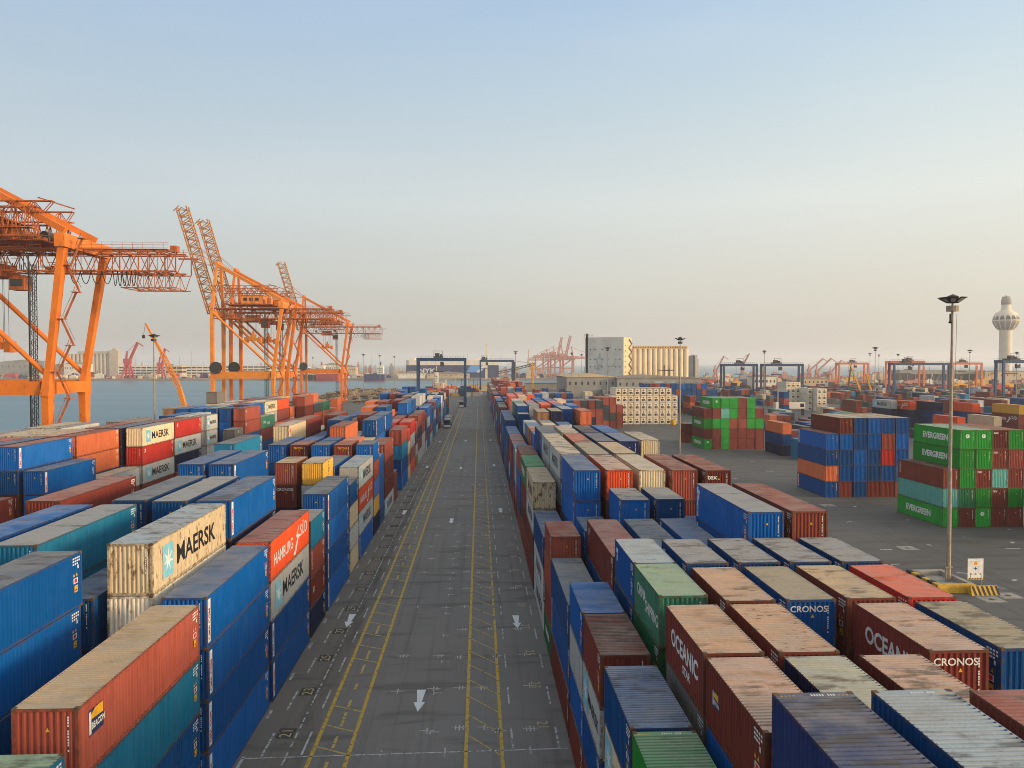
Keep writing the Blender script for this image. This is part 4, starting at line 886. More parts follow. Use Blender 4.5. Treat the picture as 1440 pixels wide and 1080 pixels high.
for i in range(20):           # worn cross marks of the ground slots
    y=50.2+6.42*i
    for x in (-6.2,-3.3,-1.6,.2,1.2,3.6):
        xx=x+rg.uniform(-.25,.25); yy=y+rg.uniform(-.4,.4)
        if rg.random()<.8:
            seg(b,(xx-.5,yy),(xx+.5,yy),.09); seg(b,(xx,yy-.4),(xx,yy+.4),.09)
            if rg.random()<.5: seg(b,(xx+.25,yy-.3),(xx+.25,yy+.3),.08)
            if rg.random()<.4: seg(b,(xx-.25,yy-.3),(xx-.25,yy+.3),.08)
for i in range(16):
    y=26+6.0*i; xx=rg.uniform(-3.4,-3.0); seg(b,(xx,y),(xx+.6,y),.1); seg(b,(xx,y-.3),(xx,y+.3),.08)
o=b.build("white_slot_marking",M_RWHITEO); tag(o,None,None,kind="structure")
b=MB()
for x,ys in ((-4.35,(53,116,176,238)),(3.5,(69.5,124,180,240)),(-12.35,(70.5,123,178,236))):
    for y in ys:
        b.quad((x-.16,y+1.5,Z1+.004),(x+.16,y+1.5,Z1+.004),(x+.34,y+3.6,Z1+.004),(x-.34,y+3.6,Z1+.004)); b.quad((x,y,Z1+.004),(x+.42,y+1.5,Z1+.004),(x-.42,y+1.5,Z1+.004))
o=b.build("white_arrow_marking",M_ARROW); tag(o,None,None,kind="structure")
M_DIGIT=worn("road_digit_paint",(.42,.36,.2),.60,.75,3.0)
b=MB()
for i in range(16):
    y=50.1+6.42*i; strip(b,-13.35,-12.2,y-.55,y+.85,.006)
o=b.build("black_number_patch_marking",M_RBLACK); tag(o,None,None,kind="structure")
for i in range(9):
    for side in (0,1):
        me=textmesh(str(21+2*i),1.1,M_DIGIT,.0,1.1)
        o=link("slot_number_marking",me); tag(o,None,None,kind="structure")
        if side==0: o.matrix_world=Matrix.Translation((-12.4,49.65+6.42*i,Z1+.004))@Matrix.Rotation(PI/2,4,"Z")
        else: o.matrix_world=Matrix.Translation((3.9,51.3+6.42*i,Z1+.004))@Matrix.Rotation(-PI/2,4,"Z")
b=MB()
for x,y in ((56.6,97.8),(55.6,77.2),(53.0,76.0),(59.5,73.8),(44.5,118),(47,140),(60,128)):
    b.box(x-1.1,x+1.1,y-1.0,y+1.0,.001,.012); b.tube((x,y,.012),(x,y,.02),.3,n=14,m=1)
o=b.build("concrete_pavement_patch",[M_PATCH,M_DARKSTEEL]); tag(o,None,None,kind="structure")
b=MB(); r2=random.Random(21)
for i in range(150):
    x=r2.uniform(38,140); y=r2.uniform(70,330); a=r2.uniform(0,3.1)
    seg(b,(x,y),(x+math.cos(a)*r2.uniform(.5,2.6),y+math.sin(a)*r2.uniform(.2,1.2)),r2.uniform(.1,.5),.005)
o=b.build("yard_white_marking",M_RWHITEO); tag(o,None,None,kind="structure")
b=MB()
for i in range(900):
    x=r2.uniform(-118,-52); y=r2.uniform(470,728); s=abs(r2.gauss(.7,.7))+.15; z=s*.8
    b.prism([(x-s,y-s*.7),(x+s*.9,y-s),(x+s,y+s*.8),(x-s*.6,y+s)],0,z*r2.uniform(.4,1.2),r2.randrange(3))
o=b.build("rubble",[simple("rubble_earth",(.26,.18,.10),.95,.05,.4,.5),simple("rubble_dark",(.10,.085,.07),.95,.05,.4,.5),simple("rubble_pale",(.36,.27,.17),.95,.05,.4,.5)]); tag(o,"heap field of broken stone and earth beyond the stacks","rubble",kind="stuff")

# ------------------------------------------------------------------ tall lamp posts
def lampost(name,x,y,h,label,near=False):
    t=thing(name,label,"lamp post",(x,y,0),0,"tall floodlight posts across the port")
    b=MB(); n=12 if near else 8
    b.tube((0,0,0),(0,0,h-.8),.25 if near else .28,.11,n); b.tube((0,0,0),(0,0,.06),.5,n=n)
    if near: b.tube((-.45,-.3,0),(-.45,-.3,2.0),.11,n=8); b.box(-.55,.3,-.35,-.25,1.95,2.05)
    b.build("pole",M_POLERUST if near else M_POLE,t)
    b=MB(); b.tube((0,0,h-1.75),(0,0,h-1.15),.62,.62,12)
    b.build("hoist_ring",M_POLERUST if near else M_DARKSTEEL,t)
    b=MB()
    b.lathe([(.05,h+.12),(.55,h-.1),(.62,h-.22)],10); b.lathe([(.62,h-.22),(.5,h-.72),(.05,h-.75)],10)
    hd=b.build("lamp_head",M_DARKSTEEL,t)
    b=MB()
    for i in range(8 if near else 6):
        a=2*PI*i/(8 if near else 6)+.3; c,s=math.cos(a),math.sin(a); q=Vector((-s,c,0))
        p0=Vector((c*.5,s*.5,h-.85)); p1=Vector((c*1.42,s*1.42,h-.28)); w=.44
        b.quad(p0-q*w*.7,p0+q*w*.7,p1+q*w,p1-q*w); up=Vector((0,0,.2)); b.quad(p1-q*w+up*.2,p1+q*w+up*.2,p0+q*w*.7+up,p0-q*w*.7+up); b.quad(p1-q*w,p1+q*w,p1+q*w+up*.2,p1-q*w+up*.2)
        m0=p0.lerp(p1,.2)+Vector((c*.02,s*.02,-.03)); m1=p0.lerp(p1,.85)+Vector((c*.02,s*.02,-.03)); b.quad(m0-q*w*.5,m0+q*w*.5,m1+q*w*.6,m1-q*w*.6,m=1)
    b.build("floodlight",[M_DARKSTEEL,simple("floodlight_glass",(.30,.30,.28),.25,.5,.2,1)],hd)
    if near:
        b=MB(); b.tube((.5,0,h-2),(.42,0,h-9),.02,n=4); b.tube((-.25,0,h-2),(-.25,0,h-2.8),.08,n=6); b.lathe([(.01,h-3.1),(.2,h-2.95),(.01,h-2.75)],8,(-.25,0)); b.build("hoist_cable",M_CABLE,t)
    return t
lampost("lamp_post",51.8,81.4,31.9,"tall rusty floodlight post on striped island by yard sign",True)
lampost("lamp_post",54.2,203.5,31.5,"tall pale floodlight post between reefer wall and farther green stack")
LP=[(216,468,"between the two quay crane groups"),(854.5,487,"in front of the shaded grey silo face"),(804,495,"before the pink cranes and low stacks"),(1231,487,"behind the mostly blue yard stack"),(1075,492,"between the distant gantries"),(1223.5,496,"beside the orange gantry"),(1364,491,"by the second orange gantry"),(1263,497,"just over the blue gantry beam"),(1430,494,"beside the control tower shaft"),(511,497,"over the navy hulled ship"),(534,499,"by the white ship superstructure"),(554.5,500.5,"over the rubble field"),(440,502,"among the farthest quay crane legs"),(725,493,"by the raised loader boom"),(1236,498,"beyond the orange gantry legs"),(818,497,"thin, beside the warehouse corner"),(947,499,"in front of the silo tubes")]
for px,py,w in LP:
    D=7.6*FPX/(511-py); p=at(px,py,D)
    lampost("lamp_post",p.x,D,p.z-.3,"distant floodlight post "+w)
# island, sign and barrier at the near lamp
M_HAZY=flat("hazard_yellow",(.52,.32,.04)); M_HAZB=flat("hazard_black",(.03,.03,.032))
t=thing("concrete_island","low concrete island with yellow and black striped edge round lamp post","island",(51.0,81.5,0))
b=MB()
for i in range(6):
    b.box(-2.3,-1.75,-3.2+1.0*i,-2.2+1.0*i,0,.9,i%2)
for i in range(4): b.box(-1.75+.9*i,-.85+.9*i,-3.2,-2.7,0,.9,0)
b.box(-1.75,1.85,2.3,2.8,0,.9,2); b.box(1.35,1.85,-2.7,2.3,0,.9,2)
b.build("kerb_block",[M_HAZY,M_HAZB,M_CONC],t)
b=MB(); b.box(-1.75,1.35,-2.7,2.3,0,.35); b.build("fill_slab",M_CONC,t)
t=thing("notice_sign","white notice board with orange and blue symbols by lamp post","sign",(54.6,81.0,0))
b=MB()
for x in (-.55,.65): b.tube((x,0,0),(x,0,1.2),.045,n=8)
b.build("post",M_POLE,t)
b=MB(); b.box(-.88,.88,-.03,.03,.62,2.95); pn=b.build("board",flat("board_white",(.66,.66,.63)),t)
P=[(disc(.2),0)]; o=put(pn,"symbol",flatmesh("orange_symbol",P,[M_YELLOW]),"-y",0,2.4,.033)
put(pn,"symbol",flatmesh("blue_symbol",[(rect(-.06,-.2,.06,.2),0),(rect(-.2,-.07,.2,.07),0)],[flat("sign_blue",(.1,.2,.5))]),"-y",0,1.85,.033)
put(pn,"symbol",flatmesh("small_symbol",[(rect(-.65,0,-.45,.2),0),(rect(-.1,0,.1,.2),0),(rect(.45,0,.65,.2),0),(rect(-.6,1.5,.5,1.53),0),(rect(-.4,.9,.4,.92),0)],[flat("sign_grey",(.25,.25,.25))]),"-y",0,1.15,.033)
put(pn,"hazard_stripe",flatmesh("hazard_stripe",[(rect(-.88,0,.88,.16),0)]+[([(-.8+.32*i,0),(-.66+.32*i,0),(-.58+.32*i,.16),(-.72+.32*i,.16)],1) for i in range(5)],[M_HAZY,M_HAZB]),"-y",0,.64,.033)
t=thing("concrete_barrier","sloping concrete barrier painted in slanted yellow and black stripes","barrier",(53.2,77.6,0))
b=MB(); b.profile_y([(-.35,0),(.35,0),(.12,.95),(-.12,.95)],-1.45,1.45); o=b.build("barrier_block",M_HAZY,t); o.rotation_euler=(0,0,PI/2)
b=MB()
for i in range(6):
    x=-1.35+.5*i; b.quad((x+.25,-.362,.02),(x+.5,-.362,.02),(x+.22,-.130,.945),(x-.03,-.130,.945))
b.build("hazard_stripe",M_HAZB,t)
# ------------------------------------------------------------------ ship-to-shore quay cranes
def sts(yc,label,mat,boom_len=49,near=False,seed=1):
    X0=-97.0
    t=thing("quay_crane",label,"crane",(X0,yc,0),0,"orange ship-to-shore cranes along the quay")
    xw,xl,xt=-12.6,12.0,16.0; rg=random.Random(seed)
    for s in (-1,1):
        y=7.0*s
        b=MB()
        b.beam((xl,y,1.4),(xl,y,19),1.05,1.5,0,1.5,2.2); b.beam((xl,y,18.0),(xl+.45,y,23.5),1.7,2.6,0,1.1,1.45); b.beam((xl+.45,y,23.2),(xt,y*1.17,47.0),1.1,1.45,0,1.3,1.6)
        b.build("leg",mat,t)
        b=MB(); b.beam((xw,y,1.4),(xw,y,47),1.35,1.5); b.build("leg",mat,t)
        for x in (xw,xl):
            b=MB(); b.box(x-.7,x+.7,y-4.2,y+4.2,.9,1.9)
            for i in range(8): b.tube((x-.35,y-3.7+1.05*i,.4),(x+.35,y-3.7+1.05*i,.4),.4,n=10,m=1)
            b.build("bogie",[mat,M_DARKSTEEL],t)
        b=MB(); b.box(xw+.86,xl-1.1,y-.65,y+.65,18.2,20.9); b.build("portal_beam",mat,t)
        b=MB(); b.tube((xw+.3,y*1.05,45.5),(xl-.2,y,22.3),.5,n=10); b.build("brace",mat,t)
        b=MB(); b.beam((xw,y,47),(xw+.6,s*2.4,65.6),1.3,1.3,0,.9,.9); b.build("mast",mat,t)
        b=MB(); b.beam((xw+.8,s*2.5,65.3),(xt-.6,s*6.0,50.6),.9,1.25); b.build("back_stay",mat,t)
        b=MB()
        b.beam((xw+.4,s*2.3,65.8),(xw-9.0,s*1.4,74.5),.14,.14); b.beam((xw+.4,s*2.3,65.4),(xw-7.2,s*1.4,66.0),.12,.12); b.beam((xw+.4,s*2.3,65.0),(xw-8.2,s*1.4,71.0),.1,.1)
        b.build("fore_stay",M_LATTICE,t)
    b=MB(); b.box(xl-1.0,xl+1.0,-5.6,5.6,18.4,20.7); b.build("sill_beam",mat,t)
    b=MB(); b.box(xw-.9,xw+.9,-6.1,6.1,44.0,46.4); b.build("cross_beam",mat,t)
    b=MB(); b.box(xw-.7,xw+.7,-6.1,6.1,19,20.4); b.build("cross_beam",mat,t)
    b=MB(); b.profile_y([(xt-1.0,47.05),(xt+1.0,47.05),(xt+1.0,49.7),(xt-1.0,49.7)],-9.4,9.4); b.build("upper_beam",mat,t)
    b=MB(); b.box(xw-.1,xw+1.3,-3.0,3.0,65.0,66.3); b.tube((xw+.6,-2.6,66.6),(xw+.6,2.6,66.6),.45,n=10); b.build("mast_head",mat,t)
    b=MB()
    b.truss((xw-1,0,45.2),(xt+19.5,0,45.2),5.2,4.1,13,.14,chord=.34)
    for x in range(-12,36,4): b.beam((x,-4.6,47.0),(x,4.6,47.0),.2,.2); b.beam((x,-4.6,43.2),(x,4.6,43.2),.16,.16)
    b.build("girder",M_LATTICE,t)
    b=MB()
    for z in (47.5,48.1,48.6):
        for s in (-1,1): b.beam((xw,s*5.2,z),(xt+19,s*5.2,z),.06,.06)
    for x in range(-12,36,2):
        for s in (-1,1): b.beam((x,s*5.2,47.2),(x,s*5.2,48.6),.06,.06)
    for s in (-1,1): b.box(xw,xt+19,s*5.2-.5,s*5.2+.5,47.15,47.25)
    b.build("walkway_railing",M_LATTICE,t)
    # back-reach service frame hanging at the landward tip
    b=MB(); b.truss((xt+9,0,41.3),(xt+20,0,41.3),7.5,3.2,5,.11,chord=.2); b.box(xt+17.6,xt+19.0,-1.0,.6,47.3,48.6); b.beam((xt+19,0,46),(xt+23,0,46),.3,.3)
    for s in (-1,1):
        for x in (9,14.5,20): b.beam((xt+x,s*4.2,43),(xt+x,s*4.2,47),.2,.2)
    b.build("service_frame",M_LATTICE,t)
    # raised boom
    hx,hz=xw-1.6,45.6; ang=math.radians(106.0); tip=Vector((hx+boom_len*math.cos(ang),0,hz+boom_len*math.sin(ang)))
    b=MB()
    for s in (-1,1): b.truss((hx,s*1.3,hz),tip+Vector((0,s*1.3,0)),.5,4.2,14,.15,chord=.34)
    for i in range(14):
        p=Vector((hx,0,hz)).lerp(tip,i/13); b.beam(p+Vector((0,-1.8,0)),p+Vector((0,1.8,0)),.2,.2)
    b.beam(tip+Vector((-.8,-1.6,.6)),tip+Vector((-3.2,-1.4,-1.6)),.3,.3); b.beam(tip+Vector((-.8,1.6,.6)),tip+Vector((-3.2,1.4,-1.6)),.3,.3)
    b.build("boom",M_LATTICEB,t)
    # machinery
    b=MB()
    if near:
        b.box(-9,-3.5,-3.0,3.5,49.2,52.6,1); b.box(-2.6,1.0,-3.6,-.5,49.2,51.4,0); b.box(2.0,4.2,-4.2,-1.5,49.2,52.2,0); b.box(-9.6,2.0,-5.2,4,53.4,53.7,0); b.box(6,8.5,-2,2,49.2,50.6,0)
        b.tube((4.6,-3.4,50.4),(4.6,2,50.4),1.1,n=14,m=0); b.tube((9.6,-3,50.2),(9.6,1,50.2),.9,n=14,m=1)
    else:
        b.box(-1.5,7.0,-4.6,4.6,49.2,52.6); b.box(-1.9,7.4,-5,5,52.6,52.9); b.box(8.6,10.4,-3.5,-.5,49.2,51.6)
    h=b.build("machinery_house",[M_LATTICE if near else mat,M_DARKSTEEL],t)
    if not near:
        b=MB()
        for i in range(3): b.box(-.6+2.4*i,.9+2.4*i,-4.63,-4.6,50.4,51.6)
        b.build("vent_panel",M_DARKSTEEL,h)
    b=MB(); b.box(-8,11,-6,6,48.7,48.95)
    for i in range(190 if near else 36):
        x=rg.uniform(-10,11); y=rg.uniform(-6,6); z=rg.choice((48.9,49,47.2,44)); L=rg.uniform(.6,2.4)
        if rg.random()<.5: b.beam((x,y,z),(x,y,z+L),.14,.14)
        elif rg.random()<.5: b.beam((x,y,z+L*.7),(x+rg.uniform(1,4),y,z+L*.7),.13,.13)
        else: b.box(x,x+rg.uniform(.4,1.6),y,y+rg.uniform(.4,1.6),z,z+rg.uniform(.4,1.5))
    if near:
        b.truss((-15,-7.2,52.2),(11,-7.2,52.2),1.4,5.6,11,.13); b.truss((-13,6.4,51.5),(10,6.4,51.5),1.2,4.6,10,.13); b.box(-13,10,-8.2,-6.4,50.9,51.0); b.box(-13,4,-8.2,-6.4,53.0,53.1)
    b.build("machinery_deck",M_LATTICE,t)
    b=MB(); b.truss((-18 if near else -12,-5.6,55.4),(13,-5.6,55.4),.8,2.2,8,.13); b.truss((-12,5.6,55.4),(11,5.6,55.4),.8,2.2,8,.13)
    for x in (-11,-4,3,10):
        for s in (-1,1): b.beam((x,s*5.6,48.8),(x,s*5.6,54.6),.2,.2)
    b.beam((10,-5.6,57.2),(17,-5.6,55.0),.25,.25); b.build("service_gantry",M_LATTICE,t)
    tx=-2.0 if near else 2.0
    tr=MB(); tr.box(tx-3.2,tx+3.2,-3.6,3.6,42.0,43.0); tr.box(tx-2.6,tx+2.6,-2.2,2.2,43.0,44.6)
    tr=tr.build("trolley",M_LATTICE,t)
    b=MB(); b.box(tx+3.6,tx+6.6,-1.4,1.4,39.4,42.4); cb=b.build("operator_cab",M_DKRED if not near else M_LATTICE,t)
    b=MB(); b.box(tx+3.9,tx+6.3,-1.43,-1.4,40.1,41.6); b.build("cab_window",M_GLASS,cb)
    sz=27.5 if near else 34.0
    b=MB(); b.box(tx-3.0,tx+3.0,-1.1,1.1,sz,sz+1.1); b.box(tx-3.4,tx-2.2,-1.2,1.2,sz-.8,sz+1.5); b.box(tx+2.2,tx+3.4,-1.2,1.2,sz-.8,sz+1.5); b.box(tx-1,tx+1,-.8,.8,sz+1.1,sz+2.4); b.beam((tx,0,sz+2.4),(tx,0,sz+4.2),1.2,1.2,0,.4,.4)
    for x in (-2.6,-1.3,0,1.3,2.6): b.tube((tx+x,-.8,sz-.2),(tx+x,-.8,sz+.5),.45,n=10)
    sp=b.build("spreader",mat,t)
    b=MB()
    for x in (-2.2,-1.1,1.1,2.2):
        for s in (-.7,.7): b.beam((tx+x,s,sz+1.5),(tx+x,s,42.2),.05,.05)
    b.build("hoist_rope",M_CABLE,sp)
    b=MB()                      # cable loops under the girder
    for i in range(9):
        x0=xt-.5+2.1*i if i<4 else xt+8+.9*(i-4); w=2.1 if i<4 else .85; dp=2.6 if i<4 else 3.0
        pts=[(x0+w*j/8,-4.9,42.9-dp*4*(j/8)*(1-j/8)) for j in range(9)]
        for p,q in zip(pts,pts[1:]): b.beam(p,q,.11,.11)
    b.build("festoon_cable",M_CABLE,t)
    b=MB()                      # zigzag stairs up one landward leg
    z=2.0; k=0
    while z<44:
        f=max(0,(z-20)/27); xb=xl+1.9+f*4; y=-7-1.2*f; x0,x1=(xb,xb+2.3) if k%2==0 else (xb+2.3,xb)
        b.beam((x0,y,z),(x1,y,z+5.2),.4,.1); b.beam((x0,y-.45,z+1),(x1,y-.45,z+6.2),.07,.07); b.beam((x0,y+.45,z+1),(x1,y+.45,z+6.2),.07,.07)
        b.box(min(x1-.7,x1+.7),max(x1-.7,x1+.7),y-.8,y+.8,z+5.1,z+5.25); b.beam((x1,y-.8,z+5.2),(x1,y-.8,z+6.3),.06,.06); z+=5.2; k+=1
    b.build("stair",M_LATTICE,t)
    b=MB()                      # elevator mast with ladder
    xe=xl-2.6; b.truss((xe,-6.6,1.5),(xe,-6.6,44),.8,.8,22,.05,chord=.1); b.beam((xe-.9,-6.6,1.5),(xe-.9,-6.6,46),.2,.2); b.build("elevator_mast",M_DARKSTEEL,t)
    b=MB(); b.tube((xw+1.6,-8.2,22.6),(xw+1.6,-7.7,22.6),2.5,n=28); b.tube((xw+1.6,-8.4,22.6),(xw+1.6,-7.6,22.6),.6,n=12); b.build("cable_reel",M_DARKSTEEL,t)
    return t
sts(160.6,"nearest orange quay crane, cropped, with spreader hanging over portal beam",M_CRANE,46,True,3)
sts(325.0,"yellow-orange quay crane with tallest raised boom and black cable reel",M_CRANE2,45.5,False,4)
sts(348.5,"orange quay crane close behind the yellow-orange one, boom raised",M_CRANE,44.5,False,5)
sts(481.0,"farthest orange quay crane in the row, smaller raised boom, lone",M_CRANE,43,False,6)

# ------------------------------------------------------------------ rubber-tyred yard gantries
def rtg(x0,x1,y,h,mat,label,trol=.5,span_y=7.0,dz=0):
    w=x1-x0; t=thing("yard_gantry",label,"gantry crane",((x0+x1)/2,y,0),0,"yard gantry cranes")
    a=w/2
    for s in (-1,1):
        for sy in (-1,1):
            b=MB(); b.beam((s*a,sy*span_y/2,2.2),(s*a,sy*span_y/2*.92,h-1.2),1.35,1.1); b.build("leg",mat,t)
        b=MB(); b.box(s*a-.7,s*a+.7,-span_y/2-2,span_y/2+2,1.5,2.6)
        for yy in (-span_y/2-1.6,-span_y/2+.2,span_y/2-.2,span_y/2+1.6): b.tube((s*a-.4,yy,.8),(s*a+.4,yy,.8),.8,n=12,m=1)
        b.box(s*a-.9,s*a+.9,-1.8,1.8,2.6,4.6,0); b.build("sill_beam",[mat,M_RUBBER],t)
    for sy in (-1,1):
        b=MB(); b.box(-a-.7,a+.7,sy*span_y/2-.55,sy*span_y/2+.55,h-1.3,h+.5)
        for i in range(int(w/1.5)+1): b.beam((-a+1.5*i,sy*(span_y/2+.9),h+.5),(-a+1.5*i,sy*(span_y/2+.9),h+1.6),.06,.06)
        b.beam((-a,sy*(span_y/2+.9),h+1.6),(a,sy*(span_y/2+.9),h+1.6),.07,.07); b.box(-a,a,sy*(span_y/2+.7)-.3,sy*(span_y/2+.7)+.3,h+.42,h+.5); b.build("girder",mat,t)
    tx=-a+w*trol
    b=MB(); b.box(tx-2.6,tx+2.6,-span_y/2-.4,span_y/2+.4,h+.6,h+1.4,0); b.box(tx-1.8,tx+.6,-1.8,1.4,h+1.4,h+3.2,0); b.box(tx+1,tx+2.2,-2,1,h+1.4,h+2.6,0)
    for x in (-2.4,2.4):
        b.beam((tx+x,-2.8,h+1.4),(tx+x,-2.8,h+4.4),.18,.18); 
    b.beam((tx-2.4,-2.8,h+4.4),(tx+2.4,-2.8,h+4.4),.2,.2); b.build("trolley",M_DARKSTEEL,t)
    b=MB(); b.box(tx+1.2,tx+3.2,-3.2,-1.2,h-4.2,h-1.6); b.build("operator_cab",M_DARKSTEEL,t)
    b=MB(); b.box(tx-3,tx+3,-1.2,1.2,h-7.5,h-6.9)
    for x in (-1.6,1.6): b.beam((tx+x,0,h-6.9),(tx+x,0,h+.6),.07,.07)
    b.build("spreader",M_RTGBLUE if mat==M_RTGBLUE else M_DARKSTEEL,t)
    b=MB()
    for i in range(4): b.box(-a+1.8+w*.24*i,-a+2.9+w*.24*i,-span_y/2-.62,-span_y/2-.55,h-2.2,h-1.4)
    b.build("lamp_panel",M_WHITE,t)
    return t
rtg(-34.4,-8.0,431,27.0,M_RTGBLUE,"blue yard gantry straddling stacks at the crane side of the road",.43)
rtg(.9,29.0,652,27.0,M_RTGBLUE,"dark blue yard gantry farther off at the road end",.12)
def rpx(pa,pb,Yd,ptop,mat,lab,trol): rtg(ax(pa,Yd),ax(pb,Yd),Yd,azz(ptop,Yd)+.2,mat,lab,trol)
rpx(1016,1062,560,513,M_RTGBLUE,"blue yard gantry behind the distant blue container wall",.5)
rpx(1073,1126,540,513,M_RTGBLUE,"blue yard gantry over the stepped white reefer group",.35)
rpx(1254,1331,520,511.5,M_RTGBLUE,"wide blue yard gantry left of the tall near lamp post",.25)
rpx(1406,1460,430,508,M_RTGBLUE,"blue yard gantry in front of the white control tower",.3)
rpx(1178,1218,700,511,M_RTGORANGE,"faded orange yard gantry with a yellow strut beside",.5)
rpx(1249,1296,640,508.5,M_RTGORANGE,"orange yard gantry behind the wide blue gantry",.6)
rpx(1337,1377,640,511,M_RTGORANGE,"orange yard gantry right of the tall near lamp post",.4)

# ------------------------------------------------------------------ jib cranes
def jib(p,h,reach,ang,mat,label,name="jib_crane",flip=1,base=4.0,z=.8):
    t=thing(name,label,"crane",(p.x,p.y,z),0,"jib cranes on the far quays")
    b=MB()
    for sx in (-1,1):
        for sy in (-1,1): b.beam((sx*base,sy*base,0),(sx*base*.4,sy*base*.4,h*.42),h*.045,h*.045)
    b.box(-base*.6,base*.6,-base*.6,base*.6,h*.40,h*.47); b.build("portal",mat,t)
    b=MB(); b.box(-base*.9,base*.8,-base*.5,base*.5,h*.47,h*.62); b.beam((-flip*base*.4,0,h*.6),(-flip*base*.1,0,h*.85),h*.05,h*.05); b.build("slewing_house",mat,t)
    a=math.radians(ang); p0=Vector((flip*base*.5,0,h*.58)); p1=p0+Vector((flip*reach*math.cos(a),0,reach*math.sin(a)))
    b=MB(); b.truss(p0,p1,h*.045,h*.05,9,h*.011,chord=h*.02); b.beam((-flip*base*.1,0,h*.85),p1,h*.008,h*.008); b.build("boom",mat,t)
    b=MB(); q=p1+Vector((flip*reach*.28,0,-reach*.2)); b.beam(p1+Vector((-flip*1,0,.6)),q,h*.03,h*.03); b.beam(q,q+Vector((0,0,-h*.12)),.12,.12); b.build("fly_jib",mat,t)
    return t
jib(at(180,530,1215),50,30,66,M_REDC,"red portal crane with bent jib on the far quay",flip=1,base=6.5)
jib(at(226,530,1225),40,24,80,M_REDC,"red portal crane with upright jib behind the yellow boom",flip=1,base=5.5)
jib(at(1006,533,1050),26,22,62,M_PINK,"haze-pale red crane with steep jib right of the silos",base=3,z=0)
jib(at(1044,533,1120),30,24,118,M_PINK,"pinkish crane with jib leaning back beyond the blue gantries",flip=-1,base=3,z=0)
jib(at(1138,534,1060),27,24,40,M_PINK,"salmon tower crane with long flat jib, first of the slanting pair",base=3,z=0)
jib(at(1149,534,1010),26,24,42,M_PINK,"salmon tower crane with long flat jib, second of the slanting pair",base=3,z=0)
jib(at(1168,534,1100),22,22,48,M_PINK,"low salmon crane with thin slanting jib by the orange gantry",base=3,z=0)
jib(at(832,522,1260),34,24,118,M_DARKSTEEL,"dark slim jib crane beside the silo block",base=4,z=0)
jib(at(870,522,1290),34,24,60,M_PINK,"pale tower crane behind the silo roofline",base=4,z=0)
# yellow mobile crane near the quay
t=thing("mobile_crane","yellow mobile crane with lattice boom leaning toward the water","crane",(ax(268,236),236,0))
b=MB(); b.box(-2,2,-6,6,1,2.4); b.box(-1.5,1.5,-4.6,-1.6,2.4,4.2); b.box(-1.6,1.6,2,5.5,2.4,4.4)
b.build("carrier",M_YELLOW,t)
b=MB()
for y in (-4.5,-3,2.5,4): 
    for s in (-1,1): b.tube((s*1.6,y,.8),(s*2.1,y,.8),.8,n=14)
b.build("wheel",M_RUBBER,t)
p0=Vector((0,0,4)); pm=at(228,497,236)-Vector((t.location)); p1=at(204.5,454.5,236)-Vector(t.location); pl=at(252,545,236)-Vector(t.location)
b=MB(); b.beam(p0,pl,1.5,1.5,0,1.1,1.1); b.truss(pl,pm,1.1,1.1,10,.1,chord=.2); b.beam(pm,p1,.85,.85,0,.45,.45); b.build("boom",M_CRANE2,t)
b=MB(); b.beam(p1,p1+Vector((-.6,0,-3.6)),.07,.07); b.box(p1.x-.95,p1.x-.25,-.3,.3,p1.z-4.6,p1.z-3.6); b.build("hook_block",M_DARKSTEEL,t)
# two slanting struts by the first orange gantry
t=thing("mobile_crane","pair of slanting dark and yellow mobile crane booms before orange gantry","crane",(ax(1205,560),560,0))
b=MB(); b.beam((4,0,1),Vector(at(1195,511,560))-Vector(t.location),1.0,1.0,m=0); b.beam((-7,0,1),Vector(at(1197,511,560))-Vector(t.location),.8,.8,m=1); b.box(-2,6,-2,2,.5,3,0); b.build("boom",[M_YELLOW,M_DARKSTEEL],t)
t=thing("mobile_crane","yellow crane boom lying low beside the orange gantry's right leg","crane",(ax(1222,540),540,0))
b=MB(); b.beam((3,0,1),Vector(at(1218,526,540))-Vector(t.location),1.2,1.2); b.box(-1,5,-2,2,.5,3); b.build("boom",M_YELLOW,t)
# pink far quay cranes
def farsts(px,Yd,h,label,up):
    p=at(px,511,Yd); t=thing("container_crane",label,"crane",(p.x,Yd,.8),0,"haze-pale pink cranes on the far quay")
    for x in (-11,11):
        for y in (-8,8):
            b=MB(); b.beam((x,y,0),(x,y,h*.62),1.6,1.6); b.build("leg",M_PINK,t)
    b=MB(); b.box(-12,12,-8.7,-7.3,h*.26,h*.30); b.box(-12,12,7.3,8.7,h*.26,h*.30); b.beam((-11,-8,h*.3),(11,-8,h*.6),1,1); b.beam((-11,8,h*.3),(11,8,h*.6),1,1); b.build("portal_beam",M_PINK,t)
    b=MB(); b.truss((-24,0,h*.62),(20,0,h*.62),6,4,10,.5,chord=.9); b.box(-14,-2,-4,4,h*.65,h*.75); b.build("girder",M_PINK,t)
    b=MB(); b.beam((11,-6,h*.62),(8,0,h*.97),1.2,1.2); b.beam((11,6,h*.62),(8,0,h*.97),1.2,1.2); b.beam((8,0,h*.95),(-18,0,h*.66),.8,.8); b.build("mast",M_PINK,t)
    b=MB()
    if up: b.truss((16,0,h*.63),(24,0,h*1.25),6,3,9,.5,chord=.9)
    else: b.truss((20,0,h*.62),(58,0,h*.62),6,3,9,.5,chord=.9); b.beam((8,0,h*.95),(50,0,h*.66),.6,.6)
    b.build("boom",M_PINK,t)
farsts(762,1300,50,"faded pink container crane at the cluster's left end, boom level",False); farsts(783,1340,58,"haze-pale pink container crane in the cluster with boom raised",True); farsts(797,1300,54,"faded pink container crane at the cluster's right end, boom level",False); farsts(772,1420,58,"haze-pale pink container crane farthest back, second raised boom",True)
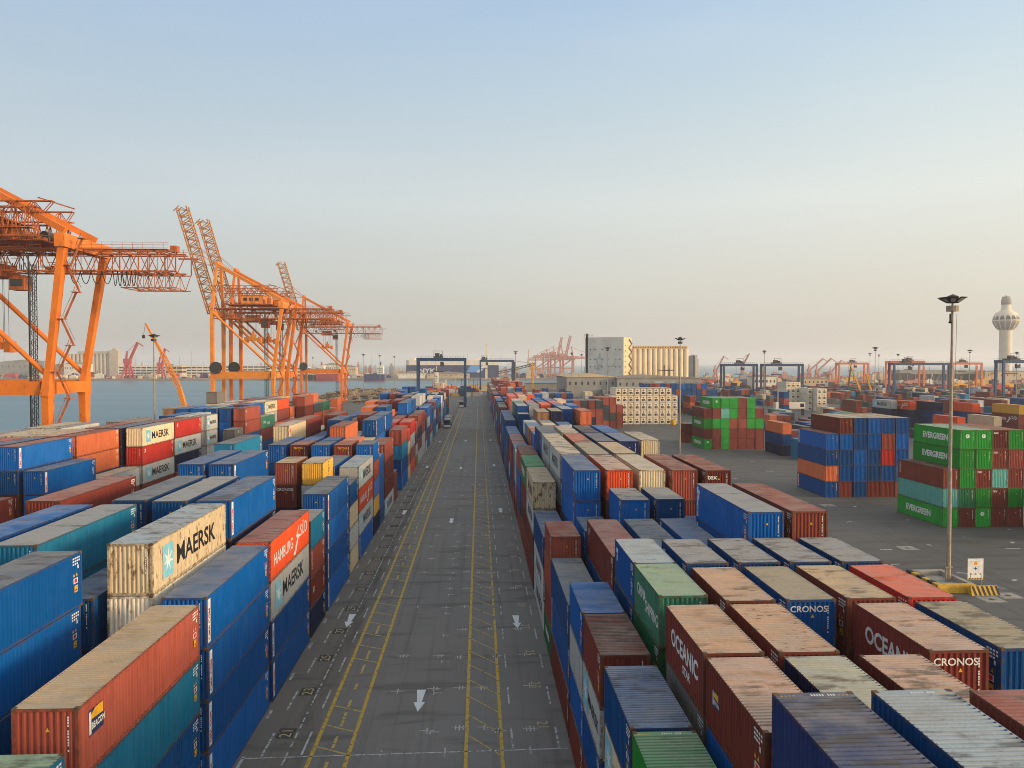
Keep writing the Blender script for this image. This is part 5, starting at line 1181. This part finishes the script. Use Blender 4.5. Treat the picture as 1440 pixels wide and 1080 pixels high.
# dark loader boom at road end
t=thing("ship_loader","dark loader with long sloping conveyor boom beyond the road end","loader",(ax(722,690),690,0))
b=MB(); b.beam((-1.5,0,0),(-.8,0,26),1.6,1.6); b.beam((1.8,0,0),(1,0,26),1.6,1.6); b.box(-2.5,2.5,-2,2,8,9.5); b.build("tower",M_DARKSTEEL,t)
pa=at(700,524.5,690)-t.location; pb=at(752,512,690)-t.location
b=MB(); b.truss(pa,pb,2.2,1.8,9,.25,chord=.5); b.beam((0,0,27),pb,.25,.25); b.beam((0,0,27),pa,.2,.2); b.build("boom",M_DARKSTEEL,t)
t=thing("light_pole","yellow striped slim column where the loader boom ends","column",(ax(749,640),640,0))
b=MB(); b.tube((0,0,0),(0,0,26),.6,.5,10); b.build("pole",M_YELLOW,t)
# ------------------------------------------------------------------ silos, warehouse, tower and other buildings
Ys=650.0
c0=at(877,474.4,Ys); t=thing("grain_silo","cream grain silo block with shaded grey face and row of tubes","silo",(c0.x,Ys,0))
H=c0.z
gl=ax(828.5,Ys)-c0.x; gw=ax(891,Ys)-c0.x
b=MB(); b.prism([(0,0),(gw,9),(gw-8,32),(gl,26),(gl,14)],0,H); b.f and None
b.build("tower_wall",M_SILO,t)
# shade painted in grey on the face turned away from the sun, with its row of small windows
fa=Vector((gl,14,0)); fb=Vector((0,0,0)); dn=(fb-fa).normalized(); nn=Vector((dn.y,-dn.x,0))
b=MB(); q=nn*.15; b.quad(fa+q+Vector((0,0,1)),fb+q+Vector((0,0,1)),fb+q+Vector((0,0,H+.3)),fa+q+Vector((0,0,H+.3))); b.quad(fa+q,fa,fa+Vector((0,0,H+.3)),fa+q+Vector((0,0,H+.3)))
fc=b.build("shaded_face",M_SILOSHADE,t)
L=(fb-fa).length
def onface(u,z,off=.25): p=fa+dn*(u*L)+nn*off; return Vector((p.x,p.y,z))
b=MB()
for j,z in enumerate((H*.28,H*.46,H*.6,H*.78)):
    for u in (.1,.22,.42,.58,.78,.9):
        p=onface(u,z,.2); b.quad(p-dn*.55-Vector((0,0,.5)),p+dn*.55-Vector((0,0,.5)),p+dn*.55+Vector((0,0,.5)),p-dn*.55+Vector((0,0,.5)))
b.build("window",M_GLASS,fc)
b=MB(); MU=flat("mural_blue",(.33,.40,.44))
def stroke(pts,w):
    for (u0,z0),(u1,z1) in zip(pts,pts[1:]): 
        a,c=onface(u0,z0*H,.28),onface(u1,z1*H,.28); b.beam(a,c,.05,w)
stroke([(.33,.62),(.36,.72),(.38,.62),(.46,.61),(.40,.54),(.43,.44),(.35,.5),(.30,.40),(.31,.54),(.25,.60),(.33,.62)],.9)
stroke([(.15,.38),(.2,.30),(.28,.33),(.33,.28),(.38,.36)],1.2); stroke([(.2,.42),(.3,.44),(.38,.4)],.7); stroke([(.58,.48),(.68,.46),(.78,.54),(.82,.60),(.74,.58)],.8)
b.build("mural",MU,fc)
b=MB(); p=fa+Vector((0,0,0)); b.box(p.x-.7,p.x+.8,p.y-.7,p.y+.8,0,H+3.6); b.box(p.x-2.6,p.x+5,p.y-1.5,p.y+1.5,H+1.6,H+1.8); b.box(p.x-2.2,p.x+1.4,p.y-1.2,p.y+1.2,H+3.2,H+3.5)
for dx in (-2.2,1.3,4.6): b.beam((p.x+dx,p.y,H),(p.x+dx,p.y,H+3.2),.15,.15); b.build("elevator_shaft",M_WARE,t)
g0=Vector((0,0,0)); g1=Vector((gw,9,0)); dg_=(g1-g0).normalized(); ng=Vector((dg_.y,-dg_.x,0)); Lg=(g1-g0).length
b=MB(); z=2; k=0
while z<H-2:
    for (u0,u1) in (((.62,.98),) if k%2==0 else ((.98,.62),)):
        a=g0+dg_*(u0*Lg)+ng*.7+Vector((0,0,z)); c=g0+dg_*(u1*Lg)+ng*.7+Vector((0,0,z+3.6)); b.beam(a,c,1.0,.4); b.beam(a+Vector((0,0,1)),c+Vector((0,0,1)),.12,.12)
    z+=3.6; k+=1
b.build("outside_stair",M_CONC,t)
b=MB()
for i in range(9):
    p=g0+dg_*(.2*Lg)+ng*.1+Vector((0,0,3+i*4.6)); b.quad(p-dg_*.5-Vector((0,0,.6)),p+dg_*.5-Vector((0,0,.6)),p+dg_*.5+Vector((0,0,.6)),p-dg_*.5+Vector((0,0,.6)))
b.build("window",M_GLASS,t)
xs0=ax(892,Ys)-c0.x; xs1=ax(969,Ys+10)-c0.x; Ht=azz(490.5,Ys+8); n=11; r=(xs1-xs0)/n/2
for i in range(n):
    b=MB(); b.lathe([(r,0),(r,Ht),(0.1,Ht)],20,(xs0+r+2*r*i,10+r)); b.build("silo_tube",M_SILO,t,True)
b=MB(); b.box(xs0,xs1-r*.6,10+r*.3,10+r*2.2,Ht+.01,azz(486,Ys+8)); o=b.build("top_gallery",simple("gallery_tan",(.50,.36,.20),.85,.1,.2,.2),t)
b=MB()
for i in range(22): b.box(xs0+1+i*(xs1-xs0)*.95/22,xs0+1.9+i*(xs1-xs0)*.95/22,10+r*.3-.05,10+r*.3,Ht+1,Ht+1.9)
b.build("gallery_window",M_GLASS,o)
for px in (934,941):
    q=at(px,518,Ys-6); tt=thing("pipe_gantry","thin pipe gantry standing against the cream silo tubes" if px==934 else "short pipe gantry beside the taller one at the silos","gantry",(q.x,Ys-6,0)); b=MB(); b.beam((0,0,0),(0,0,q.z+(3 if px==934 else 0)),.8,.8); b.box(-5,4,-.5,.5,q.z-2,q.z-1.2); b.build("frame_post",M_DARKSTEEL,tt)
# long warehouse before the silo
Yw=500.0
def wbuild(name,label,px0,px1,pyt,Y0,depth,wall,roof,nw=0,mural=False,gable=1.6,z0=0):
    x0,x1=ax(px0,Y0),ax(px1,Y0); h=azz(pyt,Y0)-z0; t=thing(name,label,"building",((x0+x1)/2,Y0,z0)); w=(x1-x0)/2
    b=MB(); b.box(-w,w,0,depth,0,h); wl=b.build("wall",wall,t)
    b=MB(); b.profile_y([(-w-.4,h+.02),(w+.4,h+.02),(w+.4,h+.3),(0,h+gable),(-w-.4,h+.3)],-.5,depth+.5); b.build("roof",roof,t)
    if nw:
        b=MB()
        for i in range(nw): x=-w+2*w*(i+.5)/nw; b.box(x-.6,x+.6,-.06,0,h*.62,h*.78)
        b.build("window",M_GLASS,wl)
    if mural:
        b=MB(); b.prism([(-3,-.09),(3,-.09),(3,-.05),(-3,-.05)],h*.2,h*.85); b.beam((4,-.1,h*.3),(8,-.1,h*.8),.05,2.0); b.beam((8,-.1,h*.75),(12,-.1,h*.85),.05,1.2); b.build("mural",flat("mural_pale",(.32,.38,.40)),wl)
    return t
wbuild("warehouse","long grey warehouse with small windows and painted mural before the silos",868,985,532.2,Yw+40,60,M_WARE,M_WAREROOF,13,True,2.0)
wbuild("warehouse","lower warehouse with pale tan roof beside the grey one",797,866,530.5,Yw+45,70,M_WARE,M_BEIGE,8,False,2.6)
wbuild("boundary_building","low beige wall building closing the end of the road",655,686,541,672,6,M_BEIGE,M_BEIGE,0,False,.2)
wbuild("boundary_building","low beige shed with dark top edge beyond the loader",738,790,539,690,8,M_BEIGE,M_DARKSTEEL,0,False,.3)
for i in range(2):
    q=at(974+6*i,527,900); tt=thing("storage_tank","grey storage tank right of the cream silos, "+("slimmer one behind" if i else "broad one in front"),"tank",(q.x,900+8*i,0)); b=MB(); b.lathe([(5.5-i,0),(5.5-i,33-3*i),(.1,35-3*i)],18); b.build("shell",M_WARE,tt,True); b=MB(); b.box(-1,1,-6,-5,0,34); b.build("ladder",M_DARKSTEEL,tt)
# control tower
Yt=1235.0; p=at(1413.5,511,Yt); m=(Yt/FPX)*1.0
t=thing("control_tower","white port control tower with bulb shaped lookout on round shaft","tower",(p.x,Yt,0))
def tz(py): return at(1413.5,py,Yt).z
k=m*.87
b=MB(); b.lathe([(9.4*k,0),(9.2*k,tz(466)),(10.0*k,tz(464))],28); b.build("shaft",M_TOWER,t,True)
b=MB(); b.lathe([(10.0*k,tz(464)),(14.5*k,tz(460.5)),(18*k,tz(455)),(18.8*k,tz(451))],28); 
for i in range(14):
    a=2*PI*i/14; pr=[(10.2,464),(14.8,460.5),(18.3,455),(19.1,451)]
    for (r0,y0),(r1,y1) in zip(pr,pr[1:]): b.beam((r0*k*math.cos(a),r0*k*math.sin(a),tz(y0)),(r1*k*math.cos(a),r1*k*math.sin(a),tz(y1)),1.2*k,.8*k,1)
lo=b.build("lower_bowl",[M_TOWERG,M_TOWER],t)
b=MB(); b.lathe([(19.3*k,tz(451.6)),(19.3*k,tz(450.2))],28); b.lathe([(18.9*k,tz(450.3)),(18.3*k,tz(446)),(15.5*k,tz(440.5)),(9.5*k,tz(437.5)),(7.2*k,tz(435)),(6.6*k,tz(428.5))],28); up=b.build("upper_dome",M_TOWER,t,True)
b=MB()
for i in range(14):
    a=2*PI*(i+.5)/14; R1=19.0*k
    for j in range(6):
        w=3.1*k*math.sqrt(max(0,1-(j/6)**2)); z0,z1=tz(450-j*.95),tz(449-j*.95); rr=(19.2-.08*j-.04*j*j)*k
        c,s=math.cos(a),math.sin(a); q=Vector((-s,c,0)); P=Vector((c*rr,s*rr,0)); P2=Vector((c*(rr-.2*k),s*(rr-.2*k),0))
        b.quad(*[(v.x,v.y,z) for v,z in ((P-q*w,z0),(P+q*w,z0),(P2+q*w,z1),(P2-q*w,z1))])
b.build("arched_window",M_GLASS,up)
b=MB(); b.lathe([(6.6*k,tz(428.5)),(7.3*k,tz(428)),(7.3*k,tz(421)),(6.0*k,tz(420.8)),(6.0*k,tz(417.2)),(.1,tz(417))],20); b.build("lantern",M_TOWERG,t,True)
b=MB(); b.lathe([(1.6*k,tz(417)),(1.6*k,tz(415.6)),(.1,tz(415.3))],10); b.build("beacon_cap",M_YELLOW,t)
# far shore: long terminal with storeys, silo row, sheds
def storey_block(label,px0,px1,pyt,Yd,dep,floors,mat,name="terminal_building",pyb=531.5,cols=0,z0=.8):
    x0,x1=ax(px0,Yd),ax(px1,Yd); h=azz(pyt,Yd)-z0; t=thing(name,label,"building",((x0+x1)/2,Yd,z0)); w=(x1-x0)/2
    b=MB(); b.box(-w+1,w-1,1.2,dep,0,h-.3); wl=b.build("recessed_storey",M_DARKSTEEL if cols==0 else M_GLASS,t)
    fh=h/floors; b=MB()
    for f in range(floors+1): b.box(-w,w,0,dep+.5,max(0,f*fh-fh*.28),f*fh+ (fh*.24 if f<floors else .3))
    b.build("floor_band",mat,t)
    n=max(2,int((x1-x0)/9)); b=MB()
    for i in range(n+1): x=-w+2*w*i/n; b.box(max(-w+.01,x-.4),min(w-.01,x+.4),.1,1.2,0,h-.2)
    b.build("column_row",mat,t)
    return t
storey_block("long many-storey white terminal building across the water",166,300,515,1330,40,4,M_HOUSEWHITE)
storey_block("second stretch of white terminal with banded storeys behind crane legs",300,372,514,1340,40,4,M_HOUSEWHITE)
storey_block("shorter banded terminal wing right of the quay cranes",372,430,516,1350,40,3,M_HOUSEWHITE)
storey_block("lit tan car park block by the red portal crane",232,256,514.5,1290,20,3,M_BEIGE)
t=thing("grain_silo","distant cream silo row with stepped tower across the water","silo",(ax(130,1500),1500,.8))
b=MB(); n=11; x0,x1=ax(96,1500)-ax(130,1500),ax(156,1500)-ax(130,1500); r=(x1-x0)/n/2; hh=azz(498.5,1500)
for i in range(n): b.lathe([(r,0),(r,hh),(.1,hh)],12,(x0+r+2*r*i,0))
b.build("silo_tube",M_SILOFAR,t,True)
b=MB(); b.box(x0+20,x1,-r,r,hh+.02,hh+5); b.box(x1-.5,x1+16,-r-2,r+2,0,azz(493,1500)); b.box(x1+4,x1+12,-r,r,azz(493,1500),azz(491,1500)); b.build("head_house",M_SILOFAR,t)
for i,(a_,c_,yt,Yd,mt,lb) in enumerate(((0,62,509,1420,M_WARE,"grey zigzag roofed shed at the far shore behind the nearest crane"),(62,100,515,1360,M_BEIGE,"beige shed beside the distant silo row"),(90,118,512,1340,M_HOUSEWHITE,"small white office block at the far shore"),(455,478,513,1480,M_HOUSEWHITE,"pale hall with rounded roof beyond the red ship"),(478,500,516,1500,M_BEIGE,"cream domed hall next to the pale one"),(560,598,525,1205,M_HOUSEWHITE,"long white shed before the blue car carrier"),(600,660,526,1205,M_BEIGE,"beige quay shed under the car carrier's bow"))):
    wbuild("quay_shed",lb,a_,c_,yt,Yd,30,mt,M_WAREROOF,8,False,4,.8)
storey_block("grey glazed port hall behind the wide blue gantry",1266,1386,521,900,30,1,M_WARE,"port_hall",cols=1,z0=0)
for i,(a_,c_,yt,Yd,mt,lb) in enumerate(((1386,1440,523,880,M_BEIGE,"low beige building below the control tower"),(1060,1092,530,640,M_HOUSEWHITE,"small white shed behind the far blue wall"),(1130,1165,533,700,M_BEIGE,"low tan shed under the slanting crane jibs"))):
    wbuild("port_shed",lb,a_,c_,yt,Yd,16,mt,M_WAREROOF,6,False,1.5)
# ------------------------------------------------------------------ ships
def ship(label,px0,px1,Yd,hull,pyd,pyb,sup,bow=1,name="cargo_ship"):
    x0,x1=ax(px0,Yd),ax(px1,Yd); w=(x1-x0)/2; t=thing(name,label,"ship",((x0+x1)/2,Yd,-2.2)); h=azz(pyd,Yd)+2.2; bm=10
    bx=w*bow
    plan=[(-bx,0-bm),(bx*.72,-bm),(bx,0),(bx*.72,bm),(-bx,bm)]
    if bow<0: plan=plan[::-1]
    b=MB(); b.prism(plan,1.6,h); hl=b.build("hull",hull,t)
    b=MB(); b.prism([(x*.985,y*.97) for x,y in plan],-.5,1.6); b.build("waterline_band",M_SHIPRED,t)
    sx=-bx*.62
    b=MB(); lo,hi=sorted((sx-w*.3,sx+w*.28)); b.box(lo,hi,-bm*.8,bm*.8,h,h+sup*.55); b.box(lo+w*.06,hi-w*.02,-bm*.9,bm*.9,h+sup*.55,h+sup*.8); b.beam((sx,0,h+sup*.8),(sx,0,h+sup*1.3),.5,.5); s_=b.build("superstructure",M_HOUSEWHITE,t)
    b=MB()
    for f in range(3): 
        for i in range(6): b.box(lo+(hi-lo)*(i+.3)/6,lo+(hi-lo)*(i+.7)/6,-bm*.8-.08,-bm*.8,h+sup*(.1+.17*f),h+sup*(.18+.17*f))
    b.build("porthole_row",M_GLASS,s_)
    b=MB(); b.box(sx-w*.05,sx+w*.05,-2,2,h+sup*.8,h+sup*1.1); b.build("funnel",hull,t)
    for q in (-.1,.35):
        b=MB(); b.beam((bx*q,0,h),(bx*q,0,h+sup*.9),.6,.6); b.beam((bx*q,0,h+sup*.85),(bx*(q+.25),0,h+sup*.35),.35,.35); b.build("deck_crane",M_POLE,t)
    return t
ship("red hulled cargo ship lying at the far quay, low",446,479,1170,M_SHIPRED,525.5,534,16,1)
ship("black hulled coaster nose to tail with the red ship",428,450,1185,M_BLACK,527,533,10,-1)
ship("navy hulled ship with white superstructure and red waterline",511,541,1120,M_SHIPNAVY,526,535,16,-1)
ship("small cream workboat moored in the basin before the blue gantry",611,626,780,M_BEIGE,538,542,13,1,"work_boat")
# car carrier
Yc=1270; x0,x1=ax(571,Yc),ax(701,Yc); w=(x1-x0)/2; t=thing("car_carrier","huge blue and white car carrier ship at the far quay","ship",((x0+x1)/2,Yc,-2.2))
hb=azz(513.5,Yc)+2.2; ht=azz(506.5,Yc)+2.2
plan=[(-w,0),(-w*.93,-15),(w,-15),(w,15),(-w*.93,15)]
b=MB(); b.prism(plan,0,hb); hl=b.build("hull",M_SHIPNAVY,t)
b=MB(); b.prism([(x*.995,y*.99) for x,y in plan],hb+.02,ht); b.box(-w*.9,-w*.8,-13,13,ht,ht+4); b.box(w*.5,w*.6,-3,3,ht,ht+5); b.box(w*.84,w*.9,-2,2,ht,ht+9); b.build("upper_deck",M_HOUSEWHITE,t)
P=MB(); P.quad((w*.30,-15.06,hb*.5),(w*.52,-15.06,hb*.5),(w*.66,-15.06,hb-.2),(w*.40,-15.06,hb-.2),m=0); P.quad((w*.52,-15.06,hb*.5),(w*.60,-15.06,hb*.5),(w*.74,-15.06,hb-.2),(w*.66,-15.06,hb-.2),m=1); P.build("stripe_panel",[flat("stripe_blue",(.10,.28,.60)),M_WHITE],hl)
put(hl,"lettering",textmesh("NYK",9.0,M_WHITE,.25,1.5),"-y",-w*.72,hb*.50,15.08)
t=thing("car_carrier_ramp","tan stern ramp tower standing beside the car carrier","ramp",(ax(743,1205),1205,.8)); b=MB(); b.beam((0,0,0),(0,0,28),5,5,0,3.4,3.4); b.beam((0,0,28),(0,0,46),1.4,1.4); b.box(-4,4,-3,3,0,6); b.build("tower",M_BEIGE,t)
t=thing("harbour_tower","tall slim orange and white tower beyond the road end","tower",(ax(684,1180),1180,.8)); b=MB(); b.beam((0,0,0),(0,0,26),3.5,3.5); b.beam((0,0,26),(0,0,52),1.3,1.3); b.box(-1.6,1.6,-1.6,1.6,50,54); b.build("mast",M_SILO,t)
# ------------------------------------------------------------------ lorries on the road
def lorry(x,y,label,cabcol,box,heading=1):
    t=thing("container_lorry",label,"lorry",(x,y,0),0 if heading>0 else PI,"lorries on the yard road")
    b=MB(); b.profile_y([(-1.25,.55),(1.25,.55),(1.25,2.0),(1.15,3.1),(-1.15,3.1),(-1.25,2.0)],-2.4,0); b.box(-1.2,1.2,-2.62,-2.38,.4,1.15); cb=b.build("cab",cabcol,t)
    b=MB(); b.box(-1.27,1.27,-2.72,-2.63,.45,1.25); b.box(-1.0,1.0,-1.6,-.2,3.1,3.7); b.build("bumper",M_HOUSEWHITE,cb)
    b=MB(); b.quad((-1.05,-2.405,1.9),(1.05,-2.405,1.9),(1.0,-2.405,2.85),(-1.0,-2.405,2.85)); b.build("windscreen",M_GLASS,cb)
    b=MB()
    for s in (-1,1): b.box(s*.8-.2,s*.8+.2,-2.76,-2.72,.6,.85)
    b.build("headlight",M_WHITE,cb)
    b=MB(); b.box(-.5,.5,0,13.2,.85,1.15); b.box(-1.2,1.2,.6,13.2,1.15,1.35); b.build("chassis",M_DARKSTEEL,t)
    for y_ in (-1.4,1.2,2.3,10.2,11.4,12.6):
        for s in (-1,1):
            b=MB(); b.tube((s*.85,y_,.5),(s*1.22,y_,.5),.5,n=14); wv=b.build("wheel",M_RUBBER,t)
            b=MB(); b.tube((s*1.20,y_,.5),(s*1.235,y_,.5),.24,n=10); b.build("rim",M_POLE,wv)
    if box:
        u=thing("shipping_container","lorry-borne "+box[1]+" container riding on its trailer on the road","container",(x,y+(7.2 if heading>0 else -7.2),1.36),0); col=(*PAL[box[0]][0],.2)
        for nm,kk in (("frame","frame"),("side_wall","sideR"),("side_wall","sideL"),("end_wall","end")): o=link(nm,cmesh(kk,L40,HS,True),u); o.color=col
        o=link("roof",cmesh("roof",L40,HS,False),u); o.color=(*ROOF["gy"],.3)
    return t
lorry(-12.1,289,"lorry with blue cab hauling a container toward the camera",M_RTGBLUE,("w","light grey"))
lorry(-10.0,425,"dark lorry waiting under the blue gantry leg",M_DARKSTEEL,None)
# a few vehicles and sheds of the middle distance
t=thing("office_cabin","white cabin raised on legs by the pole near reefers","cabin",(ax(1113,350),352,0)); 
b=MB(); b.box(-7,7,-1.5,1.5,3.2,6.2); b.build("cabin_body",M_HOUSEWHITE,t)
b=MB(); 
for x in (-6.5,0,6.5): b.box(x-.2,x+.2,-1.3,1.3,0,3.2)
b.build("leg",M_DARKSTEEL,t); b=MB(); b.box(4.6,6.4,-1.56,-1.5,4,5.6); b.build("window",M_GLASS,t)
t=thing("yellow_drum_float","round yellow drum standing at the foot of the reefer wall","drum",(ax(947,298),298,0)); b=MB(); b.lathe([(.1,0),(1.0,.1),(1.1,1.1),(1.0,2.1),(.1,2.2)],14); b.build("drum_body",M_YELLOW,t)
# ------------------------------------------------------------------ clutter nobody can count on the far shores
def clutter(name,label,n,xr,yr,hs,mats,seed,z=.8,shape=lambda x,y:True):
    rg=random.Random(seed); b=MB()
    for i in range(n):
        x=rg.uniform(*xr); y=rg.uniform(*yr)
        if not shape(x,y): continue
        k=rg.random(); m=rg.randrange(len(mats))
        if k<.55: w,d,h=rg.uniform(1.5,7),rg.uniform(1.5,5),rg.uniform(1.2,hs*.5); b.box(x-w/2,x+w/2,y,y+d,z,z+h,m)
        elif k<.85: w,d,h=rg.uniform(4,14),rg.uniform(3,8),rg.uniform(2.5,hs); b.box(x-w/2,x+w/2,y,y+d,z,z+h,m); b.box(x-w/4,x+w/4,y+.5,y+d*.6,z+h,z+h*1.25,m)
        else: h=rg.uniform(hs*.8,hs*2.2); b.beam((x,y,z),(x+rg.uniform(-2,2),y,z+h),.35,.35,m)
    o=b.build(name,mats); tag(o,label,"clutter",kind="stuff")
CM=[M_HOUSEWHITE,M_REDC,M_WARE,M_BEIGE,M_DARKSTEEL,M_PINK,M_SHIPNAVY,M_SILO]
clutter("quay_debris","crowded vehicles, boats and stores along the far quay edge",900,(-1200,240),(1200,1330),7,CM,31,.8,lambda x,y: not(-150<x<60))
clutter("far_city_debris","hazy jumble of low buildings and masts behind the far quay",420,(-1500,300),(1500,1680),22,[M_WARE,M_BEIGE,M_HOUSEWHITE,M_PINK],32)
clutter("yard_debris","jumble of parked machines, small boxes and stores in the distant yard",900,(150,760),(640,1000),6,CM+[M_YELLOW,M_RTGORANGE],33,0.0,lambda x,y: x>.23*y)
clutter("harbour_debris","hazy clutter of masts, small cranes and sheds along the outer harbour",520,(180,1150),(1010,1300),10,[M_PINK,M_BEIGE,M_REDC,M_HOUSEWHITE,M_WARE,M_SILO],34,0.0)
clutter("quayside_debris","odd stores, machines and a blue tank at the basin edge",160,(-40,0),(560,640),6,[M_YELLOW,M_HOUSEWHITE,M_RTGBLUE,M_REDC,M_ORANGEM],35,0.0)
# trees near the control tower
for i,(px,sz) in enumerate(((1352,3.5),(1362,3),(1395,5),(1401,4.2),(1436,6),(1442,5),(1425,3.4))):
    Yd=840+17*i; x=ax(px,Yd); t=thing("palm_tree",f"small dark palm, {ORD[i+1]} counting from the tall near lamp post toward the tower","tree",(x,Yd,0),0,"palms near the control tower"); h=7+sz
    b=MB(); b.tube((0,0,0),(.3,.1,h),.35,.22,7); b.build("trunk",M_TRUNK,t)
    rg=random.Random(i); b=MB()
    for q in range(16):
        a=rg.uniform(0,6.28); L=sz*rg.uniform(.7,1.1); up=rg.uniform(-.2,.9)
        p0=Vector((.3,.1,h)); p1=p0+Vector((math.cos(a)*L*.5,math.sin(a)*L*.5,L*.35*up+.4)); p2=p0+Vector((math.cos(a)*L,math.sin(a)*L,L*.3*up-.9)); s=Vector((-math.sin(a),math.cos(a),0))*.45
        b.quad(p0-s*.3,p0+s*.3,p1+s,p1-s); b.quad(p1-s,p1+s,p2+s*.2,p2-s*.2)
    b.build("crown",M_FOLIAGE,t)
# ------------------------------------------------------------------ air
b=MB(); b.box(-6500,6500,-320,11600,-5.5,140)
k=NT("haze_air"); k.t.nodes.remove(k.b); v=k.n("ShaderNodeVolumePrincipled"); v.inputs["Color"].default_value=(.95,.93,.92,1); v.inputs["Density"].default_value=HAZE_DENSITY; v.inputs["Anisotropy"].default_value=.2
k.l(v.outputs[0],k.out.inputs["Volume"])
if HAZE_DENSITY>0: o=b.build("haze",k.mat); tag(o,None,None,kind="stuff"); o.display_type="WIRE"
